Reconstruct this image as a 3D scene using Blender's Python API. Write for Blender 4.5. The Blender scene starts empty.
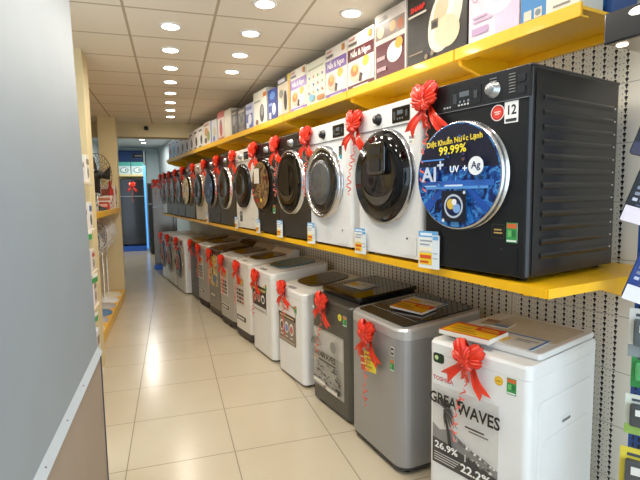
import bpy, bmesh, math, random
from mathutils import Vector, Matrix
random.seed(7)
PI = math.pi
SC = bpy.context.scene
COL = SC.collection

# ------------------------------------------------------------------ materials
MATS = {}
def lin(h):
    h = h.lstrip('#'); v = [int(h[i:i+2], 16)/255 for i in (0, 2, 4)]
    return tuple(c/12.92 if c <= .04045 else ((c+.055)/1.055)**2.4 for c in v) + (1,)
def principled(name):
    m = bpy.data.materials.new(name); m.use_nodes = True
    return m, m.node_tree, m.node_tree.nodes['Principled BSDF']
def mat(h, rough=.45, metal=0., coat=0., grain=0.05, emit=0., trans=0., noise=30):
    key = (h, rough, metal, coat, grain, emit, trans)
    if key in MATS: return MATS[key]
    m, nt, b = principled('finish_' + h.strip('#') + '_%d' % len(MATS))
    b.inputs['Roughness'].default_value = rough; b.inputs['Metallic'].default_value = metal
    b.inputs['Coat Weight'].default_value = coat; b.inputs['Coat Roughness'].default_value = .08
    c = lin(h)
    if grain:
        tc = nt.nodes.new('ShaderNodeTexCoord'); nz = nt.nodes.new('ShaderNodeTexNoise')
        nz.inputs['Scale'].default_value = noise; nz.inputs['Detail'].default_value = 3
        nt.links.new(tc.outputs['Object'], nz.inputs['Vector'])
        r = nt.nodes.new('ShaderNodeValToRGB')
        r.color_ramp.elements[0].position = .3; r.color_ramp.elements[1].position = .7
        r.color_ramp.elements[0].color = tuple(x*(1-grain) for x in c[:3]) + (1,)
        r.color_ramp.elements[1].color = tuple(min(1, x*(1+grain)) for x in c[:3]) + (1,)
        nt.links.new(nz.outputs['Fac'], r.inputs['Fac']); nt.links.new(r.outputs['Color'], b.inputs['Base Color'])
    else: b.inputs['Base Color'].default_value = c
    if emit:
        b.inputs['Emission Color'].default_value = c; b.inputs['Emission Strength'].default_value = emit
    if trans: b.inputs['Transmission Weight'].default_value = trans
    MATS[key] = m
    return m
def ink(h): return mat(h, .4, grain=0.03)
def ramp_mat(name, cols, scale=6, rough=.3, detail=4, distort=.5):
    m, nt, b = principled(name)
    tc = nt.nodes.new('ShaderNodeTexCoord'); nz = nt.nodes.new('ShaderNodeTexNoise')
    nz.inputs['Scale'].default_value = scale; nz.inputs['Detail'].default_value = detail; nz.inputs['Distortion'].default_value = distort
    r = nt.nodes.new('ShaderNodeValToRGB'); e = r.color_ramp.elements
    while len(e) < len(cols): e.new(.5)
    for i, (p, h) in enumerate(cols): e[i].position = p; e[i].color = lin(h)
    nt.links.new(tc.outputs['Object'], nz.inputs['Vector']); nt.links.new(nz.outputs['Fac'], r.inputs['Fac'])
    nt.links.new(r.outputs['Color'], b.inputs['Base Color']); b.inputs['Roughness'].default_value = rough
    return m
def mnode(nt, op, a, b=None, c=None):
    n = nt.nodes.new('ShaderNodeMath'); n.operation = op
    for i, v in enumerate((a, b, c)):
        if v is None: continue
        if isinstance(v, (int, float)): n.inputs[i].default_value = v
        else: nt.links.new(v, n.inputs[i])
    return n.outputs[0]
def grid_mat(name, tile, grout, x0, px, y0, py, wid, rough, coat=0, var=.03, gr_rough=.7, nscale=2.5, plane='xy', bump=.25):
    """square tiles with a line between them, laid out in object coordinates"""
    m, nt, b = principled(name)
    tc = nt.nodes.new('ShaderNodeTexCoord'); sp = nt.nodes.new('ShaderNodeSeparateXYZ')
    nt.links.new(tc.outputs['Object'], sp.inputs[0])
    def line(o, o0, p):
        f = mnode(nt, 'FRACT', mnode(nt, 'DIVIDE', mnode(nt, 'SUBTRACT', o, o0 - p/2), p))
        return mnode(nt, 'LESS_THAN', mnode(nt, 'ABSOLUTE', mnode(nt, 'SUBTRACT', f, .5)), wid/p/2)
    g = mnode(nt, 'MAXIMUM', line(sp.outputs['X'], x0, px), line(sp.outputs['Y'], y0, py))
    nz = nt.nodes.new('ShaderNodeTexNoise'); nz.inputs['Scale'].default_value = nscale; nz.inputs['Detail'].default_value = 6
    nt.links.new(tc.outputs['Object'], nz.inputs['Vector'])
    r = nt.nodes.new('ShaderNodeValToRGB'); c = lin(tile)
    r.color_ramp.elements[0].position = .3; r.color_ramp.elements[1].position = .7
    r.color_ramp.elements[0].color = tuple(x*(1-var) for x in c[:3])+(1,); r.color_ramp.elements[1].color = tuple(min(1, x*(1+var)) for x in c[:3])+(1,)
    nt.links.new(nz.outputs['Fac'], r.inputs['Fac'])
    mx = nt.nodes.new('ShaderNodeMix'); mx.data_type = 'RGBA'
    nt.links.new(g, mx.inputs['Factor']); nt.links.new(r.outputs['Color'], mx.inputs[6]); mx.inputs[7].default_value = lin(grout)
    nt.links.new(mx.outputs[2], b.inputs['Base Color'])
    nt.links.new(mnode(nt, 'MULTIPLY_ADD', g, gr_rough-rough, rough), b.inputs['Roughness'])
    b.inputs['Coat Weight'].default_value = coat; b.inputs['Coat Roughness'].default_value = .17
    bp = nt.nodes.new('ShaderNodeBump'); bp.inputs['Strength'].default_value = bump; bp.inputs['Distance'].default_value = .002
    nt.links.new(mnode(nt, 'SUBTRACT', 1, g), bp.inputs['Height']); nt.links.new(bp.outputs[0], b.inputs['Normal'])
    return m
def peg_mat():
    """perforated steel back panel: columns of keyhole slots with small round holes beside them"""
    m, nt, b = principled('perforated_panel')
    tc = nt.nodes.new('ShaderNodeTexCoord'); sp = nt.nodes.new('ShaderNodeSeparateXYZ')
    nt.links.new(tc.outputs['Object'], sp.inputs[0])
    X, Z = sp.outputs['X'], sp.outputs['Z']
    def cell(o, off, p): return mnode(nt, 'MULTIPLY', mnode(nt, 'SUBTRACT', mnode(nt, 'FRACT', mnode(nt, 'DIVIDE', mnode(nt, 'ADD', o, off), p)), .5), p)
    u = cell(X, .0285, .057); v = cell(Z, 0.0, .0293)
    def circ(cu, cv, r):
        a = mnode(nt, 'SUBTRACT', mnode(nt, 'ABSOLUTE', u), cu) if cu else u
        d = mnode(nt, 'SQRT', mnode(nt, 'ADD', mnode(nt, 'MULTIPLY', a, a), mnode(nt, 'POWER', mnode(nt, 'ABSOLUTE', mnode(nt, 'SUBTRACT', v, cv)), 2)))
        return mnode(nt, 'LESS_THAN', d, r)
    slot = mnode(nt, 'MULTIPLY', mnode(nt, 'LESS_THAN', mnode(nt, 'ABSOLUTE', u), .0034),
                 mnode(nt, 'LESS_THAN', mnode(nt, 'ABSOLUTE', mnode(nt, 'ADD', v, .004)), .0085))
    hole = mnode(nt, 'MAXIMUM', mnode(nt, 'MAXIMUM', circ(0, .004, .0082), slot), circ(.0185, -.006, .0026))
    # solid rim: at the panel seams (every .29 in height) nothing is punched
    zs = mnode(nt, 'ABSOLUTE', mnode(nt, 'SUBTRACT', mnode(nt, 'FRACT', mnode(nt, 'DIVIDE', mnode(nt, 'SUBTRACT', Z, .14-.145), .29)), .5))
    solid = mnode(nt, 'GREATER_THAN', zs, .012)
    xs = mnode(nt, 'GREATER_THAN', mnode(nt, 'ABSOLUTE', mnode(nt, 'SUBTRACT', mnode(nt, 'FRACT', mnode(nt, 'DIVIDE', mnode(nt, 'ADD', X, 2.008+.3725), .745)), .5)), .025)
    near = mnode(nt, 'LESS_THAN', X, -1.36)
    seam = mnode(nt, 'MAXIMUM', mnode(nt, 'LESS_THAN', zs, .006), mnode(nt, 'MULTIPLY', near, mnode(nt, 'LESS_THAN', mnode(nt, 'ABSOLUTE', mnode(nt, 'SUBTRACT', mnode(nt, 'FRACT', mnode(nt, 'DIVIDE', mnode(nt, 'ADD', X, 2.008+.3725), .745)), .5)), .004)))
    hole = mnode(nt, 'MULTIPLY', mnode(nt, 'MULTIPLY', hole, near), mnode(nt, 'MULTIPLY', solid, xs))
    mx = nt.nodes.new('ShaderNodeMix'); mx.data_type = 'RGBA'; mx.inputs[6].default_value = lin('#efe8d8'); mx.inputs[7].default_value = lin('#aaa292')
    nt.links.new(seam, mx.inputs['Factor'])
    m2 = nt.nodes.new('ShaderNodeMix'); m2.data_type = 'RGBA'; nt.links.new(mx.outputs[2], m2.inputs[6]); m2.inputs[7].default_value = lin('#17130f')
    nt.links.new(hole, m2.inputs['Factor']); nt.links.new(m2.outputs[2], b.inputs['Base Color'])
    b.inputs['Roughness'].default_value = .5
    return m

M_WHITE = mat('#e9ebec', .32, coat=.3, grain=.01)
M_CHAR = mat('#34363a', .36, metal=.35, grain=.04)
M_CHROME = mat('#c9cbd0', .18, metal=1., grain=.02)
M_BLACKG = mat('#08080a', .08, coat=.6, grain=0)
M_BLACK = mat('#141416', .4)
M_RUBBER = mat('#161616', .7)
M_YEL = mat('#f7bd0b', .38, coat=.25, grain=.03)
M_RED = mat('#e63214', .3, coat=.35, grain=.10)
M_CURL = mat('#e86a58', .35, grain=.15)
M_BEIGE = mat('#d9c9a0', .6, grain=.02)

# ------------------------------------------------------------------ mesh builder
TXT = {}
def text_geo(s, bold=False):
    if s in TXT: return TXT[s]
    c = bpy.data.curves.new('lettering', 'FONT'); c.body = s; c.offset = .024; c.resolution_u = 2; c.align_x = 'CENTER'; c.align_y = 'CENTER'
    o = bpy.data.objects.new('lettering', c); COL.objects.link(o)
    m = bpy.data.meshes.new_from_object(o.evaluated_get(bpy.context.evaluated_depsgraph_get()))
    vs = [v.co.copy() for v in m.vertices]; fs = [tuple(p.vertices) for p in m.polygons]
    bpy.data.objects.remove(o); bpy.data.meshes.remove(m); bpy.data.curves.remove(c)
    TXT[s] = (vs, fs); return TXT[s]
class MB:
    def __init__(s): s.v = []; s.f = []; s.mi = []; s.sm = []; s.mats = []
    def m(s, mt):
        if mt not in s.mats: s.mats.append(mt)
        return s.mats.index(mt)
    def add(s, vs, fs, mt, smooth=False):
        n = len(s.v); k = s.m(mt); s.v += [tuple(v) for v in vs]
        for f in fs: s.f.append(tuple(i+n for i in f)); s.mi.append(k); s.sm.append(smooth)
        return s
    def bm(s, bm, mt, smooth=False):
        bm.verts.index_update()
        s.add([v.co[:] for v in bm.verts], [[v.index for v in f.verts] for f in bm.faces], mt, smooth); bm.free(); return s
    def box(s, a, b, mt, bev=0., seg=2):
        bm = bmesh.new(); bmesh.ops.create_cube(bm, size=1)
        for v in bm.verts: v.co = Vector([(a[i]+b[i])/2 + v.co[i]*(b[i]-a[i]) for i in range(3)])
        if bev: bmesh.ops.bevel(bm, geom=bm.edges[:], offset=bev, segments=seg, affect='EDGES', profile=.5)
        return s.bm(bm, mt, False)
    def prism(s, poly, z0, z1, mt, ax=2, bev=0., smooth=False):
        """polygon extruded along axis ax (2: poly=(x,y); 1: poly=(x,z); 0: poly=(y,z))"""
        def P(p, h): return (p[0], p[1], h) if ax == 2 else ((p[0], h, p[1]) if ax == 1 else (h, p[0], p[1]))
        bm = bmesh.new(); n = len(poly)
        A = [bm.verts.new(P(p, z0)) for p in poly]; B = [bm.verts.new(P(p, z1)) for p in poly]
        bm.faces.new(A); bm.faces.new(B)
        for i in range(n): bm.faces.new((A[i], A[(i+1) % n], B[(i+1) % n], B[i]))
        bmesh.ops.recalc_face_normals(bm, faces=bm.faces[:])
        if bev:
            ed = [e for e in bm.edges if (e.verts[0] in A) == (e.verts[1] in A)]
            bmesh.ops.bevel(bm, geom=ed, offset=bev, segments=2, affect='EDGES', profile=.5)
        return s.bm(bm, mt, smooth)
    def lathe(s, prof, c, axis, mt, n=40, smooth=True, sx=1.):
        """prof: (radius, height) pairs turned about axis through c"""
        ax = Vector(axis).normalized(); e1 = ax.orthogonal().normalized()
        if abs(ax.z) < .5: e1 = Vector((1, 0, 0)) if abs(ax.x) < .5 else Vector((0, 1, 0))
        e2 = ax.cross(e1); c = Vector(c); vs = []; fs = []
        for r, h in prof:
            for i in range(n):
                a = 2*PI*i/n; vs.append(c + e1*(math.cos(a)*r*sx) + e2*(math.sin(a)*r) + ax*h)
        for j in range(len(prof)-1):
            for i in range(n):
                k = (i+1) % n; fs.append((j*n+i, j*n+k, (j+1)*n+k, (j+1)*n+i))
        if prof[0][0] > 1e-6: fs.append(tuple(range(n)))
        if prof[-1][0] > 1e-6: fs.append(tuple((len(prof)-1)*n+i for i in range(n)))
        return s.add(vs, fs, mt, smooth)
    def tube(s, pts, r, mt, n=8):
        pts = [Vector(p) for p in pts]; vs = []; fs = []
        up = Vector((0, 0, 1))
        for i, p in enumerate(pts):
            t = (pts[min(i+1, len(pts)-1)] - pts[max(i-1, 0)]).normalized()
            a = t.cross(up if abs(t.z) < .9 else Vector((1, 0, 0))).normalized(); b = t.cross(a)
            for k in range(n):
                q = 2*PI*k/n; vs.append(p + a*math.cos(q)*r + b*math.sin(q)*r)
        for i in range(len(pts)-1):
            for k in range(n):
                l = (k+1) % n; fs.append((i*n+k, i*n+l, (i+1)*n+l, (i+1)*n+k))
        fs.append(tuple(range(n))); fs.append(tuple((len(pts)-1)*n+k for k in range(n)))
        return s.add(vs, fs, mt, True)
    # printed artwork on a plane: org = lower left, ex / ey = unit directions, nrm outward
    def print_(s, org, ex, ey, w, h, ops, lift=.0006):
        org, ex, ey = Vector(org), Vector(ex), Vector(ey); nz = ex.cross(ey)
        def P(x, y, k): return org + ex*(x*w) + ey*(y*h) + nz*(lift*(k+1))
        for k, op in enumerate(ops):
            t = op[0]
            if t == 'r':
                _, x0, y0, x1, y1, c = op; s.add([P(x0, y0, k), P(x1, y0, k), P(x1, y1, k), P(x0, y1, k)], [(0, 1, 2, 3)], ink(c) if isinstance(c, str) else c)
            elif t == 'p': s.add([P(x, y, k) for x, y in op[1]], [tuple(range(len(op[1])))], ink(op[2]) if isinstance(op[2], str) else op[2])
            elif t in 'ce':
                _, cx, cy, rx, c = op[:5]; ry = op[5] if len(op) > 5 else rx*w/h; rot = op[6] if len(op) > 6 else 0
                n = 28; pts = []
                for i in range(n):
                    a = 2*PI*i/n; px, py = math.cos(a)*rx*w, math.sin(a)*ry*h
                    pts.append(org + ex*(cx*w + px*math.cos(rot) - py*math.sin(rot)) + ey*(cy*h + px*math.sin(rot) + py*math.cos(rot)) + nz*(lift*(k+1)))
                s.add(pts, [tuple(range(n))], ink(c) if isinstance(c, str) else c)
            elif t == 't':
                _, tx, x, y, sz, c = op[:6]; wd = op[6] if len(op) > 6 else 1.; rot = op[7] if len(op) > 7 else 0
                vs, fs = text_geo(tx); q = org + ex*(x*w) + ey*(y*h) + nz*(lift*(k+1)); z = sz*h
                cr, sr = math.cos(rot), math.sin(rot)
                s.add([q + ex*((v.x*wd*cr - v.y*sr)*z) + ey*((v.x*wd*sr + v.y*cr)*z) for v in vs], fs, ink(c) if isinstance(c, str) else c)
        return s
    def build(s, name, parent=None, loc=None):
        me = bpy.data.meshes.new(name); me.from_pydata(s.v, [], s.f)
        for mt in s.mats: me.materials.append(mt)
        me.polygons.foreach_set('material_index', s.mi); me.polygons.foreach_set('use_smooth', s.sm); me.update()
        o = bpy.data.objects.new(name, me); COL.objects.link(o)
        if parent: o.parent = parent
        if loc: o.location = loc
        return o
def tag(o, label=None, cat=None, group=None, kind=None):
    for k, v in (('label', label), ('category', cat), ('group', group), ('kind', kind)):
        if v: o[k] = v
    return o
def empty(name, label, cat, group=None, loc=(0, 0, 0), rz=0):
    o = bpy.data.objects.new(name, None); COL.objects.link(o); o.empty_display_size = .1
    o.location = loc; o.rotation_euler = (0, 0, rz); return tag(o, label, cat, group)
def copy_tree(o, parent=None):
    c = o.copy(); COL.objects.link(c)
    if parent: c.parent = parent
    for ch in list(o.children): copy_tree(ch, c)
    return c
def rrect(x0, y0, x1, y1, r, n=5):
    pts = []
    for cx, cy, a0 in ((x1-r, y0+r, -PI/2), (x1-r, y1-r, 0), (x0+r, y1-r, PI/2), (x0+r, y0+r, PI)):
        for i in range(n+1):
            a = a0 + PI/2*i/n; pts.append((cx+r*math.cos(a), cy+r*math.sin(a)))
    return pts

# ------------------------------------------------------------------ wall frame
# the display wall runs 10.64 degrees off the tile grid: s along it (away from camera), g out from the camera's
# foot point (negative towards the wall), local x of things = -s, local y = into the wall
TH = math.radians(10.64)
U = Vector((-math.sin(TH), math.cos(TH), 0)); N = Vector((-math.cos(TH), -math.sin(TH), 0))
RZ = -(PI/2 - TH)
GW = -2.44                                  # wall plane
def W(s, g, z=0): return U*s + N*g + Vector((0, 0, z))
def place(o, s, g, z, yaw=0):
    o.location = W(s, g, z); o.rotation_euler = (0, 0, RZ + math.radians(yaw)); return o
def frame_empty(name, label, cat, group, s, g, z, yaw=0): return place(empty(name, label, cat, group), s, g, z, yaw)
def gsh(s): return -1.56 - (s-1.1)*.034     # front edge of the lower shelf
Z_LOW, Z_UP, Z_CEIL = 1.283, 2.445, 2.95
FX, FZ, FN = (1, 0, 0), (0, 0, 1), None     # a front face seen along +y: ex = x, ey = z  (normal -y)

# ------------------------------------------------------------------ camera
CAM = bpy.data.cameras.new('camera'); co = bpy.data.objects.new('camera', CAM); COL.objects.link(co)
yaw, pitch, roll = math.radians(17.46), math.radians(5.53), math.radians(-.883)
fw = Vector((math.sin(yaw)*math.cos(pitch), math.cos(yaw)*math.cos(pitch), -math.sin(pitch)))
rt = Vector((math.cos(yaw), -math.sin(yaw), 0)); up = rt.cross(fw)
r2 = rt*math.cos(roll) + up*math.sin(roll); u2 = up*math.cos(roll) - rt*math.sin(roll)
co.matrix_world = Matrix(((r2.x, u2.x, -fw.x, 0), (r2.y, u2.y, -fw.y, 0), (r2.z, u2.z, -fw.z, 1.65), (0, 0, 0, 1)))
CAM.sensor_width = 36; CAM.lens = 470.63/640*36; CAM.clip_start = .05
SC.camera = co

# ------------------------------------------------------------------ setting
def struct(mb, name): return tag(mb.build(name), kind='structure')
m_floor = grid_mat('floor_tiles', '#c9bca3', '#83745f', -.326, .652, 2.943, .646, .006, .24, coat=.3, var=.04, nscale=1.6)
m_ceil = grid_mat('ceiling_tiles', '#ece5d6', '#b8aa92', -.255, .62, 3.6, .61, .02, .75, var=.02, nscale=1.2)
struct(MB().box((-2.2, -2.2, -.1), (4.2, 17.0, 0), m_floor), 'floor')
struct(MB().box((-2.2, -1.2, Z_CEIL), (4.2, 9.0, 3.05), m_ceil), 'ceiling')
struct(MB().box((-2.2, 9.0, 2.71), (1.2, 9.3, 3.4), mat('#d6c69c', .6, grain=.02)), 'trim_1')            # beam
struct(MB().box((-2.2, 9.3, 3.25), (1.8, 17.0, 3.35), mat('#cfd3d2', .7, grain=.02)), 'ceiling_back_room')
struct(MB().box((-2.2, 16.6, 0), (1.8, 16.75, 3.25), mat('#b9ccd0', .7, grain=.03)), 'wall_back')
struct(MB().box((-1.5, 2.85, 0), (-1.4, 9.3, 2.95), mat('#cdbf9e', .65, grain=.02)), 'wall_left')
struct(MB().box((-2.1, 9.3, 0), (-2.0, 16.6, 3.25), mat('#c3cacb', .65, grain=.02)), 'wall_left_back_room')
# display wall with punched steel panels (object coordinates along the wall: x = -s)
w = MB(); w.box((-10.9, 0, 0), (1.6, .06, 2.95), peg_mat()); place(struct(w, 'wall_right'), 0, GW, 0)
w = MB(); w.box((-17.2, .3, 0), (-10.9, .36, 3.3), mat('#b5c3c6', .7, grain=.03)); place(struct(w, 'wall_right_back_room'), 0, GW, 0)
struct(MB().box((.62, 10.95, 0), (1.8, 11.05, 3.25), mat('#c3c9c4', .7, grain=.02)), 'wall_corner')
# columns in the left row
struct(MB().box((-1.4, 4.68, 0), (-.69, 4.98, Z_CEIL), mat('#dccb9d', .6, grain=.02)), 'trim_2')
struct(MB().box((-1.07, 8.4, 0), (-.81, 8.66, Z_CEIL), mat('#dccb9d', .6, grain=.02)), 'trim_3')
struct(MB().box((-1.4, 8.36, 0), (-.79, 8.395, 1.33), mat('#d8c69a', .6, grain=.02)), 'trim_4')
# partition beside the camera: pale upper sheet leaning a little, capped ledge, beige lower sheet
w = MB(); m_part = mat('#8b969f', .5, grain=.025, noise=3)
def lean(x0, x1, y0, y1, z0, z1, dx, mt):
    w.add([(x0, y0, z0), (x1, y0, z0), (x1, y1, z0), (x0, y1, z0), (x0+dx, y0, z1), (x1+dx, y0, z1), (x1+dx, y1+.03, z1), (x0+dx, y1+.03, z1)],
          [(0, 3, 2, 1), (4, 5, 6, 7), (0, 1, 5, 4), (1, 2, 6, 5), (2, 3, 7, 6), (3, 0, 4, 7)], mt)
lean(-.56, -.428, -2.2, 2.83, .80, 2.95, -.04, m_part)
struct(w, 'wall_left_partition')
struct(MB().box((-.56, -2.2, 0), (-.417, 2.83, .79), mat('#9a8b7c', .6, grain=.03, noise=6)), 'wall_left_lower')
w = MB(); w.prism([(-.56, .785), (-.412, .775), (-.404, .785), (-.428, .815), (-.56, .815)], -2.2, 2.84, mat('#b0b9c0', .4, grain=.01), ax=1)
for y in (.9, 1.35, 1.62, 1.95, 2.3): w.lathe([(.004, 0), (.003, .002)], (-.416, y, .80), (1, 0, .8), mat('#55585c', .4), n=10)
struct(w, 'trim_5')
struct(MB().box((-.56, 2.83, 0), (-.412, 2.845, .79), mat('#3f434c', .5)), 'trim_6')

# ------------------------------------------------------------------ ceiling downlights
ORD = ['first', 'second', 'third', 'fourth', 'fifth', 'sixth', 'seventh', 'eighth', 'ninth', 'tenth', 'eleventh', 'twelfth', 'thirteenth', 'fourteenth']
LD = bpy.data.lights.new('lamp', 'AREA'); LD.shape = 'DISK'; LD.size = .13; LD.energy = 4.2; LD.color = (1., .93, .82); LD.spread = math.radians(175)
def downlight(x, y, z, label, group):
    t = empty('ceiling_downlight', label, 'ceiling light', group, (x, y, z))
    MB().lathe([(.085, 0), (.088, -.004), (.084, -.009), (.068, -.009)], (0, 0, 0), (0, 0, 1), mat('#f2f0ea', .4, grain=0), n=32).build('trim_ring', t)
    MB().lathe([(.069, -.008), (.06, -.0105), (0.0001, -.011)], (0, 0, 0), (0, 0, 1), mat('#fff6e8', .4, grain=0, emit=9), n=32).build('lens', t)
    l = bpy.data.objects.new('lamp', LD); COL.objects.link(l); l.parent = t; l.location = (0, 0, -.03); return l
LC = LD.copy(); LC.energy = 1.4; LB = LD.copy(); LB.energy = 16; LB.color = (1., .96, .9)
rows = [(.055, [.85+.61*k for k in range(13)], 'the aisle'), (.67, [1.46+.61*k for k in range(7)], 'the washers'), (1.30, [1.46+.61*k for k in range(4)], 'the top cartons')]
for x, ys, where in rows:
    for i, y in enumerate(ys):
        lamp_ = downlight(x, y+.005, Z_CEIL, 'round white ceiling downlight over %s, %s of its row from the camera' % (where, ORD[i]), 'ceiling downlights over ' + where)
        if x > 1: lamp_.data = LC
for i, y in enumerate((13.4, 14.2, 15.0)):
    downlight(-.69, y, 3.25, 'round ceiling light in the far back room, %s of three from the beam' % ORD[i], 'ceiling lights in the back room').data = LB
c = empty('security_camera', 'small dark dome camera on the beige beam above the aisle end', 'camera', None, (-.36, 8.985, 2.86))
MB().lathe([(.05, .015), (.052, 0), (.045, -.02)], (0, 0, 0), (0, -1, 0), mat('#e8e4da', .5), n=20).build('mount', c)
MB().lathe([(.042, 0), (.038, .03), (.02, .045), (.001, .05)], (0, 0, 0), (0, -1, 0), M_BLACKG, n=20).build('dome', c)

# ------------------------------------------------------------------ shelves
LEN_S0, LEN_S1 = 1.10, 11.0
def yellow_bracket(mb, x, depth, top, tall, mt=M_YEL, th=.012):
    mb.prism([(depth, top), (depth, top-tall), (depth-.06, top-tall), (.03, top-.035), (.03, top)], x-th/2, x+th/2, mt, ax=0)
sh = frame_empty('lower_wall_shelf', 'long yellow steel shelf carrying the front-load washers above the lower row', 'shelf', None, 0, 0, 0)
w = MB(); s0, s1 = 1.13, 11.0
f0, f1 = -gsh(s0), -gsh(s1)
w.prism([(-s1, f1), (-s0, f0), (-s0, -GW), (-s1, -GW)], Z_LOW-.018, Z_LOW-.002, M_YEL); w.build('deck', sh)
w = MB(); w.prism([(-s1, f1-.004), (-s0, f0-.004), (-s0, f0+.01), (-s1, f1+.01)], Z_LOW-.036, Z_LOW+.001, M_YEL); w.build('front_lip', sh)
w = MB(); w.prism([(-s0, f0), (-s0+.008, f0), (-s0+.008, -GW), (-s0, -GW)], Z_LOW-.036, Z_LOW+.001, M_YEL); w.build('end_lip', sh)
for s in (1.25, 2.4, 3.6, 4.8, 6.0, 7.2, 8.4, 9.6, 10.8):
    w = MB(); d = -GW; f = -gsh(s)+.03
    w.prism([(d, Z_LOW-.02), (d, Z_LOW-.15), (d-.1, Z_LOW-.15), (d-.35, Z_LOW-.08), (f, Z_LOW-.05), (f, Z_LOW-.02)], -s-.012, -s+.012, M_YEL, ax=0); w.build('bracket', sh)
JO = [1.32, 2.08, 3.25, 4.5, 5.75, 7.0, 8.3, 9.6, 10.9]
for i in range(len(JO)-1):
    a, b = JO[i], JO[i+1]; wh = ['nearest the camera', 'second from the camera', 'third from the camera', 'fourth from the camera', 'fifth from the camera', 'sixth from the camera', 'seventh from the camera', 'farthest from the camera'][i]
    t = frame_empty('upper_wall_shelf', 'yellow steel top shelf section under the cartons, %s' % wh, 'shelf', 'yellow top shelf sections', (a+b)/2, -2.0, 0)
    h = (b-a)/2 - .004; d = -2.0-GW-.002
    w = MB(); w.box((-h, 0, Z_UP-.016), (h, d, Z_UP-.001), M_YEL); w.build('deck', t)
    w = MB(); w.box((-h, -.006, Z_UP-.048), (h, .012, Z_UP+.016), M_YEL, .004); w.box((-h, .01, Z_UP-.048), (h, .05, Z_UP-.04), M_YEL); w.build('front_lip', t)
    w = MB(); w.box((-h, d-.03, Z_UP-.06), (h, d, Z_UP-.016), M_YEL, .003); w.build('rear_flange', t)
    for x in (-h+.015,):
        w = MB(); w.prism([(d, Z_UP-.016), (d, Z_UP-.17), (d-.05, Z_UP-.17), (.03, Z_UP-.075), (.02, Z_UP-.05), (.02, Z_UP-.016)], x-.012, x+.012, M_YEL, ax=0); w.build('bracket', t)

# ------------------------------------------------------------------ ribbon bow (one, then copies)
def make_bow():
    t = empty('ribbon_bow', '-', 'bow')
    def lobe(ang, ln, wid, bulge, seedy, y0=0.):
        mb = MB(); nt_, nv = 10, 15; d = Vector((math.cos(ang), 0, math.sin(ang))); p = Vector((-math.sin(ang), 0, math.cos(ang)))
        for sgn in (-1, 1):
            vs = []
            for i in range(nt_+1):
                q = i/nt_; wd = wid*(.16 + .84*math.sin(PI*min(1, q*.62+.02)))
                for j in range(nv+1):
                    v = j/nv*2-1; rip = .0095*math.sin(v*10+seedy+q*2)*q*(1-q*.3)
                    y = y0 + sgn*bulge*math.sin(PI*min(q, .985))**.7*(1-.55*v*v) + rip
                    zc = ln*q - .014*q*q*v*v
                    vs.append(d*zc + p*(v*wd) + Vector((0, y, 0)))
            mb.add(vs, [(i*(nv+1)+j, i*(nv+1)+j+1, (i+1)*(nv+1)+j+1, (i+1)*(nv+1)+j) for i in range(nt_) for j in range(nv)], M_RED, True)
        return mb
    for k, (a, l, wd, bu, y0) in enumerate(((54, .10, .036, .024, 0), (128, .10, .036, .024, 0), (91, .07, .022, .018, -.016), (16, .076, .026, .018, -.008), (166, .074, .026, .018, -.008), (-40, .045, .02, .014, -.014), (215, .045, .02, .014, -.014))):
        lobe(math.radians(a), l, wd, bu, k*1.7, y0-.022).build('loop', t)
    for a, l, wd, y0 in ((-52, .155, .022, -.014), (-128, .145, .022, -.02), (-95, .10, .015, -.012)):
        mb = MB(); an = math.radians(a); d = Vector((math.cos(an), 0, math.sin(an))); p = Vector((-math.sin(an), 0, math.cos(an))); vs = []
        n = 10
        for i in range(n+1):
            q = i/n; ww = wd*(.35+.9*q); y = y0 - .012*math.sin(q*5+a)
            for v in (-1, -.5, 0, .5, 1):
                ex = l*q + (l*.2*abs(v) - l*.1 if i == n else 0)
                vs.append(d*ex + p*(v*ww) + Vector((0, y+.005*math.cos(v*4+q*2), 0)))
        mb.add(vs, [(i*5+j, i*5+j+1, (i+1)*5+j+1, (i+1)*5+j) for i in range(n) for j in range(4)], M_RED, True); mb.build('tail', t)
    MB().lathe([(.001, -.024), (.014, -.019), (.02, -.006), (.02, .006), (.014, .02), (.001, .024)], (0, -.03, 0), (0, 0, 1), M_RED, n=14).build('knot', t)
    mb = MB(); vs = []; n = 110
    for i in range(n+1):
        q = i/n; a = q*2*PI*9; r = .004 + .011*min(1, q*3)*(.6+.4*math.sin(q*17))
        c_ = Vector((.010*math.sin(q*7), -.026+.006*math.sin(q*5), -.02-.36*q)); o = Vector((math.cos(a)*r, math.sin(a)*r, 0))
        vs += [c_+o+Vector((0, 0, .0042)), c_+o-Vector((0, 0, .0042))]
    mb.add(vs, [(2*i, 2*i+1, 2*i+3, 2*i+2) for i in range(n)], M_CURL, True); mb.build('curled_ribbon', t)
    return t
BOW0 = make_bow(); BOWUSED = [False]
def bow(s, g, z, yaw, label, group, sc=1.0, tilt=0):
    o = copy_tree(BOW0) if BOWUSED[0] else BOW0
    BOWUSED[0] = True
    tag(o, label, 'bow', group); place(o, s, g, z, yaw); o.rotation_euler[1] = math.radians(tilt); o.scale = (sc,)*3
    return o
def local_pt(root, x, y, z):
    r = root.rotation_euler[2]; l = root.location
    return (l.x + x*math.cos(r) - y*math.sin(r), l.y + x*math.sin(r) + y*math.cos(r), l.z + z)
def bow_on(root, x, z, label, group, sc=1.0, y=0., tilt=0):
    o = bow(0, 0, 0, 0, label, group, sc*1.1, tilt); o.location = local_pt(root, x, y, z); o.rotation_euler[2] = root.rotation_euler[2]; return o

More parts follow.
